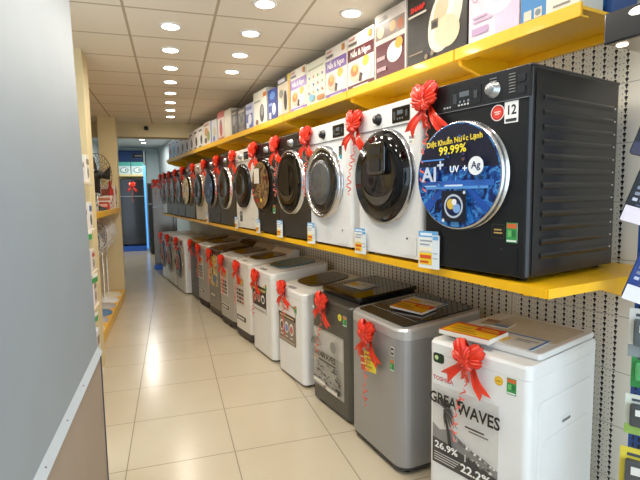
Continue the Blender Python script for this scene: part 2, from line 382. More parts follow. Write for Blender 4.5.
# ------------------------------------------------------------------ printed pieces
GREEN_LABEL = [('r', 0, 0, 1, 1, '#3a9a52'), ('r', .06, .72, .94, .95, '#d96a3a'), ('r', .06, .05, .94, .14, '#e8ece6'), ('r', .15, .3, .5, .62, '#6fc06f'), ('r', .55, .3, .85, .62, '#2b7c40')]
def sheet(name, parent, x, z, wd, ht, ops, y=0., base='#f0ece2', th=.0015, round_=0):
    """a printed sheet stuck to a front at local y"""
    mb = MB()
    if round_: mb.prism(rrect(x, z, x+wd, z+ht, round_), y-th, y+.0005, ink(base), ax=1)
    else: mb.box((x, y-th, z), (x+wd, y+.0005, z+ht), ink(base))
    mb.print_((x, y-th, z), (1, 0, 0), (0, 0, 1), wd, ht, ops, .0004); return mb.build(name, parent)
def round_sticker(name, parent, x, z, r, col, ops=(), y=0.):
    mb = MB(); mb.lathe([(r, 0), (r, .0015)], (x, y, z), (0, -1, 0), ink(col), n=28, smooth=False)
    if ops: mb.print_((x-r, y-.0016, z-r), (1, 0, 0), (0, 0, 1), 2*r, 2*r, list(ops), .0004)
    return mb.build(name, parent)

# ------------------------------------------------------------------ front-load washers
M_POSTER = ramp_mat('blue_poster_print', [(.30, '#070a1c'), (.44, '#12286a'), (.53, '#2264b4'), (.58, '#4d98da'), (.63, '#173a80'), (.78, '#120f2c')], 15, .15, 8, 1.6)
M_PHOTO = ramp_mat('photo_print', [(.25, '#1a1512'), (.45, '#4a3220'), (.54, '#8a7048'), (.6, '#5a2018'), (.75, '#1c2016')], 9, .2, 5, .8)
M_YPHOTO = ramp_mat('yellow_photo_print', [(.3, '#3a2c1a'), (.46, '#c7a028'), (.56, '#e7d9ae'), (.7, '#4a5a3a')], 14, .25, 5, .8)
M_LITBLUE = ramp_mat('painted_blue_light', [(.3, '#08090c'), (.5, '#16264a'), (.62, '#5a7aa8'), (.8, '#0c1220')], 10, .2, 5, .8)  # blue lighting of the door put into its colour
M_GLASS = mat('#060608', .07, coat=.15, grain=0)
M_GLASS.node_tree.nodes['Principled BSDF'].inputs['Specular IOR Level'].default_value = .35
M_DRUM = mat('#77797c', .25, metal=1., grain=.1)
FLW = 'front-load washers on the yellow shelf'
def front_loader(label, s, wd=.60, h=.86, d=.62, col='#e9ebec', pcol=None, yaw=0, door='glass', ring='#c9cbd0', dx=-.02, dz=.46, r=.262, knob=-.03,
                 disp=(.10, .24), ribs=False, extra=None, metal=0., gofs=.0, drawer=True):
    t = frame_empty('front_load_washer', label, 'washing machine', FLW, s, gsh(s)+gofs, Z_LOW, yaw)
    body = mat(col, .34, metal=metal, coat=.25, grain=.02); pan = mat(pcol, .3, metal=metal, coat=.3, grain=.02) if pcol else body
    z0 = .018; x = wd/2
    mb = MB(); mb.prism(rrect(-x, 0, x, d, .022), z0, h-.012, body, bev=.004); mb.box((-x, 0.006, h-.014), (x, d, h), body, .006)
    if ribs:
        for k in range(12):
            z = .09 + k*.0575
            mb.prism([(x-.004, z-.006), (x-.004, z+.026), (x+.003, z+.024), (x+.009, z+.016), (x+.009, z+.011), (x+.004, z+.002)], .085, d-.06, body, ax=1, bev=.004)
            mb.lathe([(.004, 0), (.003, .003)], (x+.001, d-.045, z+.013), (1, 0, 0), mat('#d8d8d8', .3, metal=.8), n=10)
        mb.prism([(.028, .03), (.028, h-.04), (.045, h-.04), (.045, .03)], x-.002, x+.004, body, ax=0)
    mb.build('body', t)
    mb = MB(); mb.prism(rrect(-x+.002, h-.128, x-.002, h-.008, .012), -.007, .01, pan, ax=1)
    mb.box((-x+.002, -.0076, h-.1305), (x-.002, -.004, h-.127), mat('#8a8c90', .3, metal=.7)); cp = mb.build('control_panel', t)
    if knob is not None:
        kb = MB(); kc = mat('#a9abae', .32, metal=.9, grain=.02) if col != '#e9ebec' else mat('#1d1d20', .3)
        kb.lathe([(.033, 0), (.033, .004), (.026, .006), (.024, .026), (.02, .029), (.001, .029)], (knob, -.007, h-.075), (0, -1, 0), kc, n=32)
        kb.box((knob-.002, -.0375, h-.072), (knob+.002, -.0345, h-.056), ink('#f0f0f0')); kb.build('program_knob', cp)
    if disp:
        db = MB(); db.prism(rrect(disp[0], h-.115, disp[1], h-.035, .006), -.0095, -.004, M_BLACKG, ax=1)
        db.print_((disp[0], -.0095, h-.115), (1, 0, 0), (0, 0, 1), disp[1]-disp[0], .08,
                  [('r', .08, .2, .2, .75, '#3d4248'), ('r', .3, .5, .62, .78, '#5a636c'), ('r', .3, .18, .36, .3, '#7a828a'), ('r', .44, .18, .5, .3, '#7a828a'), ('r', .58, .18, .64, .3, '#7a828a'), ('r', .78, .3, .9, .7, '#3d4248')], .0004)
        db.build('display', cp)
    if drawer:
        MB().prism(rrect(-x+.012, h-.12, -x+.17, h-.02, .008), -.011, -.004, pan, ax=1).print_((-x+.012, -.011, h-.12), (1, 0, 0), (0, 0, 1), .158, .10, [('r', .1, .06, .9, .14, '#55585c')], .0005).build('detergent_drawer', t)
    # door
    rg = mat(ring, .2, metal=.9, grain=.02)
    dr = empty('door', None, None); dr.parent = t; dr.location = (dx, 0, dz)
    mb = MB(); c0 = (0, 0, 0)
    if door == 'poster':
        mb.lathe([(r, -.002), (r, .03), (r-.004, .04), (r-.010, .043)], c0, (0, -1, 0), rg, n=64); mb.build('door_ring', dr)
        mb = MB(); mb.lathe([(r-.009, .035), (r-.009, .044)], c0, (0, -1, 0), M_BLACKG, n=64); mb.build('door_cover', dr)
        R = r-.010; mb = MB(); mb.lathe([(R, .043), (R, .0455)], c0, (0, -1, 0), M_POSTER, n=64, smooth=False)
        ops = [('p', [(.5+.49*math.cos(math.radians(q)), .5+.49*math.sin(math.radians(q))) for q in range(8, 173, 5)], '#12142e')]
        for a, b, cc in ((-146, -134, '#1a4fa8'), (-118, -110, '#2a7ad0'), (-96, -84, '#5aa6e6'), (-70, -62, '#2a7ad0'), (-46, -36, '#1a4fa8')):
            p = [(.5, .52)]
            for i in range(6):
                q = math.radians(a+(b-a)*i/5); p.append((.5+.49*math.cos(q), .5+.49*math.sin(q)))
            ops.append(('p', p, cc))
        ops += [('r', .06, .40, .94, .455, '#2a62b8'), ('r', .12, .375, .88, .40, '#5a9ae0')]
        random.seed(3)
        for i in range(60):
            a = random.uniform(0, 2*PI); q = random.uniform(.2, .46); ops.append(('c', .5+q*math.cos(a), .5+q*math.sin(a)*.9, random.uniform(.005, .016), random.choice(['#2f5fb0', '#4f8fd0', '#3a2a6a', '#0d1024', '#6a4a3a', '#20305a', '#4a3a7a'])))
        ops += [('r', .36, .06, .66, .36, '#0d1226'), ('c', .51, .21, .115, '#b8c4d4'), ('c', .51, .21, .095, '#0f1c44'), ('c', .48, .23, .05, '#d9b84a'), ('c', .55, .19, .045, '#7fa8e0'), ('c', .52, .25, .03, '#e8e8ec'),
                ('r', .40, .40, .62, .415, '#cfe0f6'), ('c', .385, .07, .018, '#cfd8e6'), ('c', .64, .34, .016, '#cfd8e6'),
                ('t', 'Diệt Khuẩn Nước Lạnh', .5, .83, .072, '#f0d63c', .95, .06), ('t', '99.99%', .49, .745, .11, '#f4e23a', 1.05, .05),
                ('t', 'AI', .2, .515, .2, '#c4d2ea', 1.1), ('t', '+', .345, .60, .16, '#c4d2ea'), ('t', 'UV', .52, .56, .085, '#f0f4fa'), ('t', '+', .645, .56, .1, '#f0f4fa'),
                ('c', .77, .58, .085, '#e9edf2'), ('t', 'Ag', .77, .585, .09, '#23355f'), ('r', .1, .655, .4, .668, '#4f8fe0'), ('r', .14, .40, .30, .412, '#9fc4f0')]
        mb.print_((-R, -.0455, -R), (1, 0, 0), (0, 0, 1), 2*R, 2*R, ops, .00025); mb.build('poster', dr)
    else:
        tilt = door == 'photo'
        if door == 'chrome':
            mb.lathe([(r, -.002), (r, .02), (r-.006, .04), (r-.018, .046), (r-.03, .036), (r-.034, .01)], c0, (0, -1, 0), M_CHROME, n=64); rim = r-.03
        else:
            mb.lathe([(r, -.002), (r, .022), (r-.004, .03), (r-.009, .032), (r-.013, .02)], c0, (0, -1, 0), rg, n=64); rim = r-.008
        mb.build('door_ring', dr)
        gm = {'glass': M_GLASS, 'chrome': mat('#15171a', .08, coat=.6, grain=0), 'hatch': M_GLASS, 'photo': M_GLASS, 'blue': M_GLASS, 'yellow': M_GLASS}[door]
        k = {'chrome': (.62, .05), 'hatch': (.9, .055)}.get(door, (.8, .045))
        MB().lathe([(rim, .012), (rim*.97, .03), (rim*.9, k[1]-.008), (rim*k[0], k[1]), (rim*.55, k[1]-.004), (rim*.3, k[1]-.012), (.001, k[1]-.016)], c0, (0, -1, 0), gm, n=64).build('door_glass', dr)
        mb = MB()   # steel drum seen as the bright crescent in the lower half of the glass bowl
        rr = rim*.62; yy = -k[1]-.001
        n = 26; vs = []
        for i in range(n+1):
            a = math.radians(200 + 135*i/n); wv = .045*math.sin(PI*i/n)+.002
            vs += [(rr*math.cos(a), yy, rr*math.sin(a)), ((rr-wv)*math.cos(a), yy-.001, (rr-wv)*math.sin(a))]
        mb.add(vs, [(2*i, 2*i+1, 2*i+3, 2*i+2) for i in range(n)], M_DRUM, True)
        if door in ('chrome', 'hatch', 'glass'): mb.build('glass_rim', dr)
        if door == 'chrome':
            MB().lathe([(rim*.70, .046), (rim*.70, .052), (rim*.55, .057), (.001, .059)], (0, 0, 0), (0, -1, 0), mat('#5c6063', .15, metal=.3, grain=.2), n=48).build('drum_window', dr)
            b2 = MB(); b2.prism(rrect(r-.075, -.05, r-.022, .05, .012), -.06, -.045, mat('#17181a', .2), ax=1); b2.build('door_handle', dr)
        if door == 'hatch':
            b2 = MB(); b2.prism(rrect(-.085, .01, .085, .19, .03), -.072, -.04, mat('#0c0c0e', .1, coat=.7, grain=0), ax=1, bev=.006)
            b2.prism(rrect(-.05, .03, .05, .10, .012), -.077, -.07, mat('#1e1f22', .25), ax=1); b2.prism(rrect(-.055, .125, .055, .165, .008), -.075, -.07, mat('#26272b', .15), ax=1)
            b2.build('add_item_hatch', dr)
        if door in ('photo', 'blue', 'yellow'):
            pm = {'photo': M_PHOTO, 'blue': M_LITBLUE, 'yellow': M_YPHOTO}[door]
            q = MB(); q.lathe([(rim*.86, .05), (rim*.86, .053)], c0, (0, -1, 0), pm, n=48, smooth=False)
            if door == 'photo': q.print_((-rim*.8, -.053, -rim*.8), (1, 0, 0), (0, 0, 1), rim*1.6, rim*1.6, [('r', .12, .55, .45, .9, '#d6d0c4'), ('r', .2, .1, .4, .2, '#8a1f18'), ('r', .5, .12, .62, .2, '#d7b23a')], .0008)
            q.build('poster', dr)  # on the blue door this disc carries painted blue light, not print
        if door != 'poster' and door not in ('chrome', 'hatch'):
            b2 = MB(); b2.box((-r+.012, -.05, -.045), (-r+.045, -.03, .045), mat('#202124', .3), .006); b2.build('door_handle', dr)
    # filter flap, feet
    MB().prism(rrect(x-.19, .035, x-.04, .14, .008), -.0035, .004, body, ax=1).lathe([(.006, 0), (.005, .003)], (x-.115, -.003, .125), (0, -1, 0), M_BLACK, n=12).build('filter_flap', t)
    for fx in (-x+.06, x-.06):
        for fy in (.06, d-.06): MB().lathe([(.022, 0), (.022, .008), (.012, .01), (.012, .022)], (fx, fy, 0), (0, 0, 1), M_RUBBER, n=16).build('foot', t)
    if extra: extra(t, x, h)
    return t
def x_black(t, x, h):
    sheet('size_label', t, .166, .642, .062, .085, [('t', '12', .5, .58, .62, '#111111', .9), ('r', .1, .06, .9, .2, '#333333')], base='#f4f4f2')
    round_sticker('warranty_sticker', t, .133, .69, .033, '#f0ded8', [('c', .5, .5, .44, '#c8281e'), ('c', .5, .5, .33, '#e2483a'), ('r', .28, .52, .72, .58, '#f4e6e0'), ('r', .34, .40, .66, .45, '#f4e6e0')])
    sheet('info_label', t, .115, .172, .062, .06, [('r', .03, .03, .97, .97, '#121212'), ('r', .2, .56, .8, .66, '#c9a860'), ('r', .2, .34, .86, .44, '#c9a860')], base='#4a4134')
    sheet('energy_label', t, .187, .158, .05, .082, GREEN_LABEL)
    mb = MB()   # printed legend around the knob and beside the display
    ops = [('r', .02+.04*i, .1, .045+.04*i, .16, '#c8c8c8') for i in range(9)] + [('r', .62, .2+.1*i, .70, .225+.1*i, '#9a9a9a') for i in range(7)] + [('r', .84, .2+.1*i, .91, .225+.1*i, '#9a9a9a') for i in range(7)]
    mb.print_((-.16, -.0072, h-.124), (1, 0, 0), (0, 0, 1), .42, .115, ops, .0004)
    mb.build('control_legend', t)['kind'] = 'stuff'
    for z in (.055, .1): MB().prism(rrect(.228, h-z-.012, .262, h-z+.018, .004), -.011, -.005, mat('#22242a', .3), ax=1).build('button', t)
def x_chrome(t, x, h):
    sheet('size_label', t, .12, .60, .07, .085, [('r', 0, 0, 1, .28, '#3aa0b0'), ('r', 0, .28, .42, 1, '#e8ecee'), ('r', .42, .28, 1, 1, '#2c3338')])
    round_sticker('crest_outline', t, -.02, .09, .045, '#dfe2e3')
def x_green(t, x, h): sheet('energy_label', t, x-.16, .2, .05, .08, GREEN_LABEL)
def x_note(t, x, h): sheet('info_label', t, -x+.12, .08, .1, .12, [('r', .04, .04, .96, .96, '#2a2a2c'), ('r', .15, .55, .85, .85, '#8a8a8a'), ('r', .15, .2, .6, .45, '#707070')])
def x_mini(t, x, h): sheet('size_label', t, x-.11, .62, .055, .05, [('r', .1, .55, .9, .85, '#8a8f98'), ('r', .1, .15, .6, .4, '#b0b4ba')])
FL = []
FL.append(front_loader('dark charcoal front-load washer with round blue poster on its door, at the near end', 1.53, .562, .86, .69, '#222224', '#29292c', 4.8, 'poster', '#c4c6ca', -.045, .44, .241, .115, (-.11, .055), True, x_black, .45, 0.0, False))
FL.append(front_loader('white front-load washer with black domed door and hatch, beside the charcoal one', 2.178, .60, .86, .62, '#e9ebec', None, 0, 'hatch', '#b9bbc0', -.015, .46, .265, -.07, (.06, .21), False, x_mini, 0, .0, False))
FL.append(front_loader('white front-load washer with wide chrome ring around its grey door', 2.89, .61, .86, .62, '#e9ebec', None, -1, 'chrome', '#c9cbd0', -.05, .45, .255, -.06, (.08, .23), False, x_chrome, 0, .0, False))
FL.append(front_loader('dark grey front-load washer with thin silver ring and plain black door', 3.53, .60, .86, .62, '#45423e', '#383633', 0, 'glass', '#d5d6d8', -.03, .47, .262, .0, (.1, .24), False, None, .5))
FL.append(front_loader('dark brown front-load washer with printed photo sheet on its door', 4.14, .56, .86, .62, '#383430', '#282523', 0, 'photo', '#38342f', -.06, .46, .262, .02, (.1, .24), False, x_green, .5))
FL.append(front_loader('white front-load washer with plain black door in a small white ring, beside the photo door', 4.83, .66, .86, .62, '#e6e2d8', None, 0, 'glass', '#2c2c2e', -.05, .47, .235, -.1, (.0, .14), False, x_note, 0))
FL.append(front_loader('grey front-load washer with bright ring, just beyond the white one with a grey note', 5.56, .64, .86, .62, '#47433e', '#322f2c', 0, 'glass', '#d0d0d0', -.04, .46, .255, .0, (.1, .24), False, None, .5))
FL.append(front_loader('dark front-load washer with blue light painted on its door', 6.27, .66, .86, .62, '#393735', '#2a2827', 0, 'blue', '#8a8a8a', -.05, .46, .25, .0, (.1, .24), False, None, .4))
FL.append(front_loader('cream front-load washer with dark door, between the painted blue-lit door and yellow printed one', 7.03, .68, .86, .62, '#d9d0bd', None, 0, 'glass', '#8a8478', -.05, .46, .25, -.05, (.08, .22), False, None, 0))
FL.append(front_loader('brown front-load washer with yellow printed door', 7.9, .72, .86, .62, '#51483e', '#2f2a25', 0, 'yellow', '#8a8478', -.05, .46, .26, .0, (.1, .24), False, None, .3))
FL.append(front_loader('black front-load washer beyond the yellow printed door, fourth from the far end', 8.68, .62, .86, .55, '#2e2d2c', '#222120', 0, 'glass', '#8a8a8a', -.03, .46, .25, .0, (.1, .24), False, None, .3))
FL.append(front_loader('dark grey front-load washer third from the far end of the shelf', 9.4, .62, .86, .55, '#37383a', '#28292b', 0, 'glass', '#a0a0a0', -.03, .46, .25, .0, (.1, .24), False, None, .3))
FL.append(front_loader('black front-load washer next to the last white one at the far end', 10.08, .6, .86, .55, '#2a2b2e', '#1f2022', 0, 'glass', '#a0a0a0', -.03, .46, .25, .0, (.1, .24), False, None, .3))
FL.append(front_loader('white front-load washer last at the far end of the shelf', 10.68, .56, .86, .55, '#dfe2e4', None, 0, 'glass', '#a0a0a0', -.03, .46, .24, -.05, (.08, .22)))
FLN = ['charcoal washer with blue poster', 'white washer with hatch door', 'white washer with chrome door ring', 'dark grey washer with thin silver ring', 'washer with photo sheet door', 'white washer with grey note', 'grey washer with bright ring', 'washer with painted blue-lit door', 'cream front-load washer', 'washer with yellow printed door', 'black washer fourth from the far end', 'dark grey washer third from the far end', 'black washer second from the far end', 'last white washer at the far end']
for i, t in enumerate(FL):
    wd = [.562, .6, .61, .6, .56, .66, .64, .66, .68, .72, .62, .62, .6, .56][i]
    bow_on(t, -wd/2+.015 + (.02 if i == 0 else 0), .775 if i else .79, 'red ribbon bow at the corner of the %s' % FLN[i], 'red bows on the front-load washers', [1.0, 1.0, 1.0, 1.0, 1.1, 1, 1, 1, 1, 1, 1, 1, 1, 1][i], -.012, random.uniform(-8, 8))
# price cards at the washers' feet
def price_card(root, x, label, sc=1.0, yaw=6):
    t = empty('price_card', label, 'price card', 'price cards on the yellow shelf')
    t.location = local_pt(root, x, -.022, .0); t.rotation_euler[2] = root.rotation_euler[2] + math.radians(yaw)
    a = .105*sc; h = .165*sc
    MB().box((-a/2, 0, 0), (a/2, .0016, h), ink('#eef0ee')).print_((-a/2, 0, 0), (1, 0, 0), (0, 0, 1), a, h,
        [('r', 0, .84, 1, 1, '#6aa9dc'), ('r', .1, .88, .7, .95, '#e6f1fa'), ('r', .08, .72, .8, .76, '#9aa2aa'), ('r', .08, .62, .6, .66, '#9aa2aa'), ('r', .05, .1, .75, .42, '#f2cf2c'), ('r', .1, .26, .68, .36, '#d8552a'), ('r', .1, .14, .55, .2, '#d8552a'), ('r', .05, .46, .75, .56, '#f4ead0')], .0004).build('card_sheet', t)
    MB().box((a/2-.028*sc, -.004, 0), (a/2+.012, -.0026, h*.9), ink('#dfe7ec')).print_((a/2-.028*sc, -.004, 0), (1, 0, 0), (0, 0, 1), .04, h*.9, [('r', .1, .86, .9, .97, '#6aa9dc'), ('r', .15, .3, .85, .33, '#a8b0b6'), ('r', .15, .45, .85, .48, '#a8b0b6')], .0004).build('side_sheet', t)
    return t
for i, sc in ((0, 1.1), (1, .95), (2, .95), (3, .9), (4, .8), (5, .8), (7, .8)):
    price_card(FL[i], -[.562, .6, .61, .6, .56, .66, .64, .66][i]/2 + .05, 'blue and yellow price card under the %s' % FLN[i], sc)

# ------------------------------------------------------------------ top-load washers
TLW = 'top-load washers on the floor'
def top_loader(label, s, g, wd, d, h, col, yaw=0, metal=0., top=None, rise=.05, lid='window', base=None, poster=None, extra=None, lidcol='#1a1a1c', rad=.05, handle=False, lidlift=.0, bh=.10, back=.0, panelstrip=None):
    t = frame_empty('top_load_washer', label, 'washing machine', TLW, s, g, 0, yaw)
    body = mat(col, .36, metal=metal, coat=.2, grain=.015, noise=8); tm = mat(top, .35, metal=metal, coat=.2, grain=.015) if top else body
    x = wd/2; z0 = .025; zb = bh if base else z0
    outline = rrect(-x, 0, x, d, rad, 6)
    if rad > .06:   # bowed front
        outline = [(px, py - .03*(1-(px/x)**2) if py < rad else py) for px, py in outline]
    if base: MB().prism([(px*.985, py*.985+.004) for px, py in outline], z0, zb+.004, mat(base, .5), bev=.006).build('base', t)
    MB().prism(outline, zb, h-.065, body, bev=.003).build('body', t)
    # top frame, sloping up to the back
    def zt(y): return h + rise*max(0, min(1, y/d))
    mb = MB(); n = len(outline)
    lo = [(p[0]*1.004, p[1]*1.002-.001, h-.063) for p in outline]; md = [(p[0]*1.004, p[1]*1.002-.001, zt(p[1])-.014) for p in outline]
    hi = [(p[0]*.975, d/2+(p[1]-d/2)*.975, zt(p[1])) for p in outline]
    mb.add(lo+md+hi, [(i, (i+1) % n, n+(i+1) % n, n+i) for i in range(n)] + [(n+i, n+(i+1) % n, 2*n+(i+1) % n, 2*n+i) for i in range(n)], tm, False)
    mb.add(hi, [tuple(range(n))], tm); mb.add(lo, [tuple(range(n))], tm); mb.build('top_frame', t)
    tilt = math.atan2(rise, d)
    def L(name, parent=t):
        o = MB(); return o
    lf = empty('lid', None, None); lf.parent = t; lf.location = (0, 0, h); lf.rotation_euler = (tilt, 0, 0)
    if lid == 'slab':      # big flat glass lid
        MB().prism(rrect(-x*.94, .09, x*.94, d*.99, .02), .004+lidlift, .034+lidlift, mat(lidcol, .1, coat=.6, grain=.02), bev=.006).build('lid_panel', lf)
        MB().box((-x*.9, .10, .001), (x*.9, d*.95, .01+lidlift), M_BLACK).build('lid_seal', lf)
    elif lid == 'white':   # white slab with darker back field
        MB().prism(rrect(-x*.96, .10, x*.96, d*.985, .02), .002, .032, mat('#e6e6e4', .3, coat=.3, grain=.01), bev=.006).build('lid_panel', lf)
        MB().box((-.075, .055, .001), (.04, .085, .003), ink('#a9aaa9')).build('lid_handle', lf)
        MB().prism(rrect(-x*.6, d*.42, x*.86, d*.93, .03), .0325, .0335, mat('#cfc9b8', .25, grain=.05)).build('lid_window', lf)
    elif lid == 'inset':   # dark glass inset flush with the frame
        MB().prism(rrect(-x*.86, .035, x*.86, d*.62, .03), .001, .006, mat(lidcol, .25, coat=.3, grain=.1), bev=.001).build('control_strip', lf)
        MB().prism(rrect(-x*.84, .15, x*.84, d*.96, .03), .001, .010, mat(lidcol, .12, coat=.5, grain=.1), bev=.002).build('lid_panel', lf)
        MB().box((-x*.8, .135, .002), (x*.8, .142, .008), mat('#9a9a98', .3, metal=.5)).build('lid_trim', lf)
    else:                  # rounded window in a white frame
        pts = []
        for i in range(40):
            a = 2*PI*i/40; cx, sx = math.cos(a), math.sin(a); e = .55
            pts.append((x*.72*abs(cx)**e*(1 if cx > 0 else -1), d*.56 + d*.34*abs(sx)**e*(1 if sx > 0 else -1)))
        MB().prism(rrect(-x*.88, .10, x*.88, d*.98, .04), .001, .012, tm, bev=.004).build('lid_panel', lf)
        MB().prism(pts, .0122, .022, mat(lidcol, .08, coat=.6, grain=.08), bev=.003).build('lid_window', lf)
        MB().prism(rrect(-x*.4, .03, x*.1, .07, .008), .0005, .003, mat('#8d9090', .3)).build('control_strip', lf)
    if back:               # raised console along the back edge with sloping cheeks
        mb = MB(); mb.prism([(d*.72, zt(d*.72)-.02), (d*.88, zt(d)+back), (d, zt(d)+back), (d, h-.06)], -x*.98, x*.98, tm, ax=0)
        mb.build('rear_console', t)
    for fx in (-x+.06, x-.06):
        for fy in (.07, d-.07): MB().lathe([(.024, 0), (.024, .01), (.014, .012), (.014, .04)], (fx, fy, 0), (0, 0, 1), M_RUBBER, n=14).build('foot', t)
    if handle:
        mb = MB(); mb.prism(rrect(d*.42, h*.63, d*.58, h*.665, .015), x-.004, x+.006, body, ax=0); mb.prism(rrect(d*.44, h*.635, d*.56, h*.65, .006), x+.0055, x+.007, mat('#6c6c6c', .5), ax=0); mb.build('side_handle', t)
        mb = MB(); mb.prism(rrect(.07, .05, d-.07, h*.80, .02), x-.002, x+.0035, body, ax=0); mb.prism(rrect(.10, .05, d-.10, h*.6, .02), x+.003, x+.006, body, ax=0); mb.build('side_panel', t)
    if poster: poster(t, x, h)
    if extra: extra(t, x, h)
    return t
def P_wave(t, x, h):
    wd, ht = .37, .42; x0, z0 = -x+.03, h-.64
    ops = [('r', 0, 0, 1, 1, '#d7d5d0')]
    ops.append(('p', [(0, 0), (1, 0), (1, .26), (.8, .33), (.6, .36), (.45, .42), (.3, .5), (.12, .44), (0, .5)], '#8f8d8a'))
    ops.append(('p', [(0, 0), (1, 0), (1, .17), (.75, .22), (.5, .26), (.25, .3), (0, .32)], '#4b4a49'))
    random.seed(5)
    for i in range(17):      # palm fronds
        a = math.radians(150 - i*15 + random.uniform(-5, 5)); L_ = random.uniform(.16, .27)
        cx, cy = .2, .72; ex, ey = cx+L_*math.cos(a), cy+L_*.9*math.sin(a)-.06; px, py = -math.sin(a)*.018, math.cos(a)*.018
        if ex < 0.005: ex = .005
        ops.append(('p', [(cx, cy), ((cx+ex)/2+px, (cy+ey)/2+py+.03), (ex, ey), ((cx+ex)/2-px, (cy+ey)/2-py+.03)], random.choice(['#4a4948', '#5d5c5a', '#7a7875'])))
    ops.append(('p', [(.19, .72), (.22, .72), (.30, .45), (.34, .28), (.28, .28), (.25, .45)], '#383736'))
    for i in range(16):      # spray
        ops.append(('p', [(.35+i*.04, .40-i*.008), (.39+i*.04, .40-i*.008), (.37+i*.04+random.uniform(-.02, .02), .47-i*.011)], random.choice(['#f2f0ec', '#6e6c69', '#b0aeaa'])))
    for i in range(14): ops.append(('r', .55+.028*i, .20+random.uniform(0, .1), .565+.03*i, .30-.004*i, random.choice(['#e3e1dc', '#333231', '#77757a'])))
    ops += [('t', 'GREAT', .255, .845, .19, '#1f1f1e', .80, 0), ('t', 'WAVES', .745, .82, .20, '#1c1c1c', .83, 0), ('r', .56, .635, .84, .655, '#3a3938'), ('r', .62, .60, .9, .615, '#55534f'),
            ('t', '26.9%', .27, .27, .115, '#f7f7f5', 1.2), ('t', '22.2%', .72, .13, .14, '#f7f7f5', 1.15)]
    for i in range(4): ops.append(('r', .08, .17-.03*i, .5-.03*i, .182-.03*i, '#c9c8c5'))
    sheet('poster', t, x0, z0, wd, ht, ops, round_=.012, base='#d7d5d0')
def X_tosh(t, x, h):
    sheet('brand_lettering', t, -x+.03, h-.205, .12, .03, [('t', 'TOSHIBA', .5, .5, 1.0, '#c8202a', 1.0)], base='#e8eaeb', th=.0006)
    mb = MB(); mb.prism(rrect(-x+.03, h-.11, -x+.095, h-.06, .014), -.002, .001, ink('#1d3a22'), ax=1); mb.lathe([(.012, 0), (.01, .002)], (-x+.05, -.002, h-.085), (0, -1, 0), ink('#c8d8a0'), n=16); mb.build('round_badge', t)
    round_sticker('gold_sticker', t, .125, h-.10, .021, '#e6b222', [('c', .5, .5, .38, '#f0c63c'), ('r', .25, .42, .75, .52, '#a86a10')])
    sheet('energy_label', t, .165, h-.145, .045, .075, GREEN_LABEL)
def X_lg(t, x, h):
    sheet('black_tag', t, .205, h-.165, .035, .05, [('r', .08, .08, .92, .92, '#1c1d1f'), ('c', .5, .5, .25, '#d8d8d8')], y=-.017)
    sheet('energy_label', t, .20, h-.26, .042, .07, GREEN_LABEL, y=-.017)
def P_dark(t, x, h):
    ops = [('r', 0, 0, 1, 1, '#aca79c'), ('r', .03, .62, .97, .97, '#c6c1b6')]
    random.seed(9)
    for i in range(60):
        a, b = random.uniform(.03, .9), random.uniform(.03, .45); ops.append(('p', [(a, b), (min(.97, a+random.uniform(.05, .2)), b+random.uniform(-.02, .03)), (a+.03, b+.03)], random.choice(['#3c3a37', '#6d6a64', '#8b877f', '#d8d4c8', '#2b2a28'])))
    for i in range(12):
        a = math.radians(20+i*14); ops.append(('p', [(.22, .72), (.22+.2*math.cos(a), .72+.16*math.sin(a)), (.22+.2*math.cos(a+.12), .72+.14*math.sin(a+.12))], '#5c5953'))
    ops += [('t', 'GREAT', .3, .60, .11, '#3c3a37', 1.1), ('t', 'WAVES', .62, .60, .14, '#2f2e2c', 1.0), ('r', .3, .50, .85, .53, '#45433f'), ('c', .78, .82, .09, '#8b877f'), ('r', .1, .1, .5, .16, '#e4e0d6'), ('r', .55, .06, .9, .12, '#e4e0d6')]
    sheet('poster', t, -x+.035, .14, wd_dk*.78, .47, ops, base='#b6b1a6', round_=.02)
wd_dk = .60
def X_dark(t, x, h):
    round_sticker('yellow_sticker', t, .15, h-.095, .026, '#d8c62e', [('c', .5, .5, .4, '#e7d94a'), ('r', .3, .4, .7, .55, '#8a8420')])
    sheet('energy_label', t, .195, h-.145, .05, .075, GREEN_LABEL)
    mb = MB(); mb.lathe([(.016, 0), (.014, .002)], (-x+.035, 0, h-.10), (0, -1, 0), ink('#d8d8d4'), n=16); mb.build('round_badge', t)
def P_brown(t, x, h):
    ops = [('r', 0, 0, 1, 1, '#8a7a68'), ('p', [(0, .72), (.98, .72), (.98, .8), (.9, .93), (.75, .98), (0, .98)], '#e8e2d8'), ('t', 'TOSHIBA', .42, .86, .10, '#c03a30', 1.0), ('r', 0, .62, 1, .74, '#2f2822'), ('r', .08, .655, .9, .69, '#d8c08a')]
    for i, c in enumerate(('#3c4a3a', '#7a8ec0', '#c86a5a')):
        ops += [('e', .2+.29*i, .40, .115, '#e9e4da', .15), ('e', .2+.29*i, .39, .085, c, .10), ('r', .12+.29*i, .16, .28+.29*i, .19, '#e0d8c8')]
    ops += [('r', .05, .05, .95, .09, '#b8a890')]
    sheet('poster', t, -x+.035, h-.50, .37, .36, ops, base='#9a8a76', round_=.03)
def P_black3(t, x, h):
    ops = [('r', 0, .22, 1, 1, '#2e2622'), ('r', 0, 0, 1, .22, '#d8d6d0'), ('r', .05, .82, .95, .92, '#cbb36a'), ('r', .08, .05, .9, .1, '#9c9a94')]
    for i, c in enumerate(('#8a3a34', '#a86a5a', '#e8e4e0')):
        ops += [('e', .2+.3*i, .55, .12, '#d8b8a8' if i < 2 else '#f2f0ec', .17), ('e', .2+.3*i, .54, .08, c if i < 2 else '#2a2a30', .11)]
    sheet('poster', t, -x+.03, h-.44, .39, .27, ops, base='#2e2622'); 
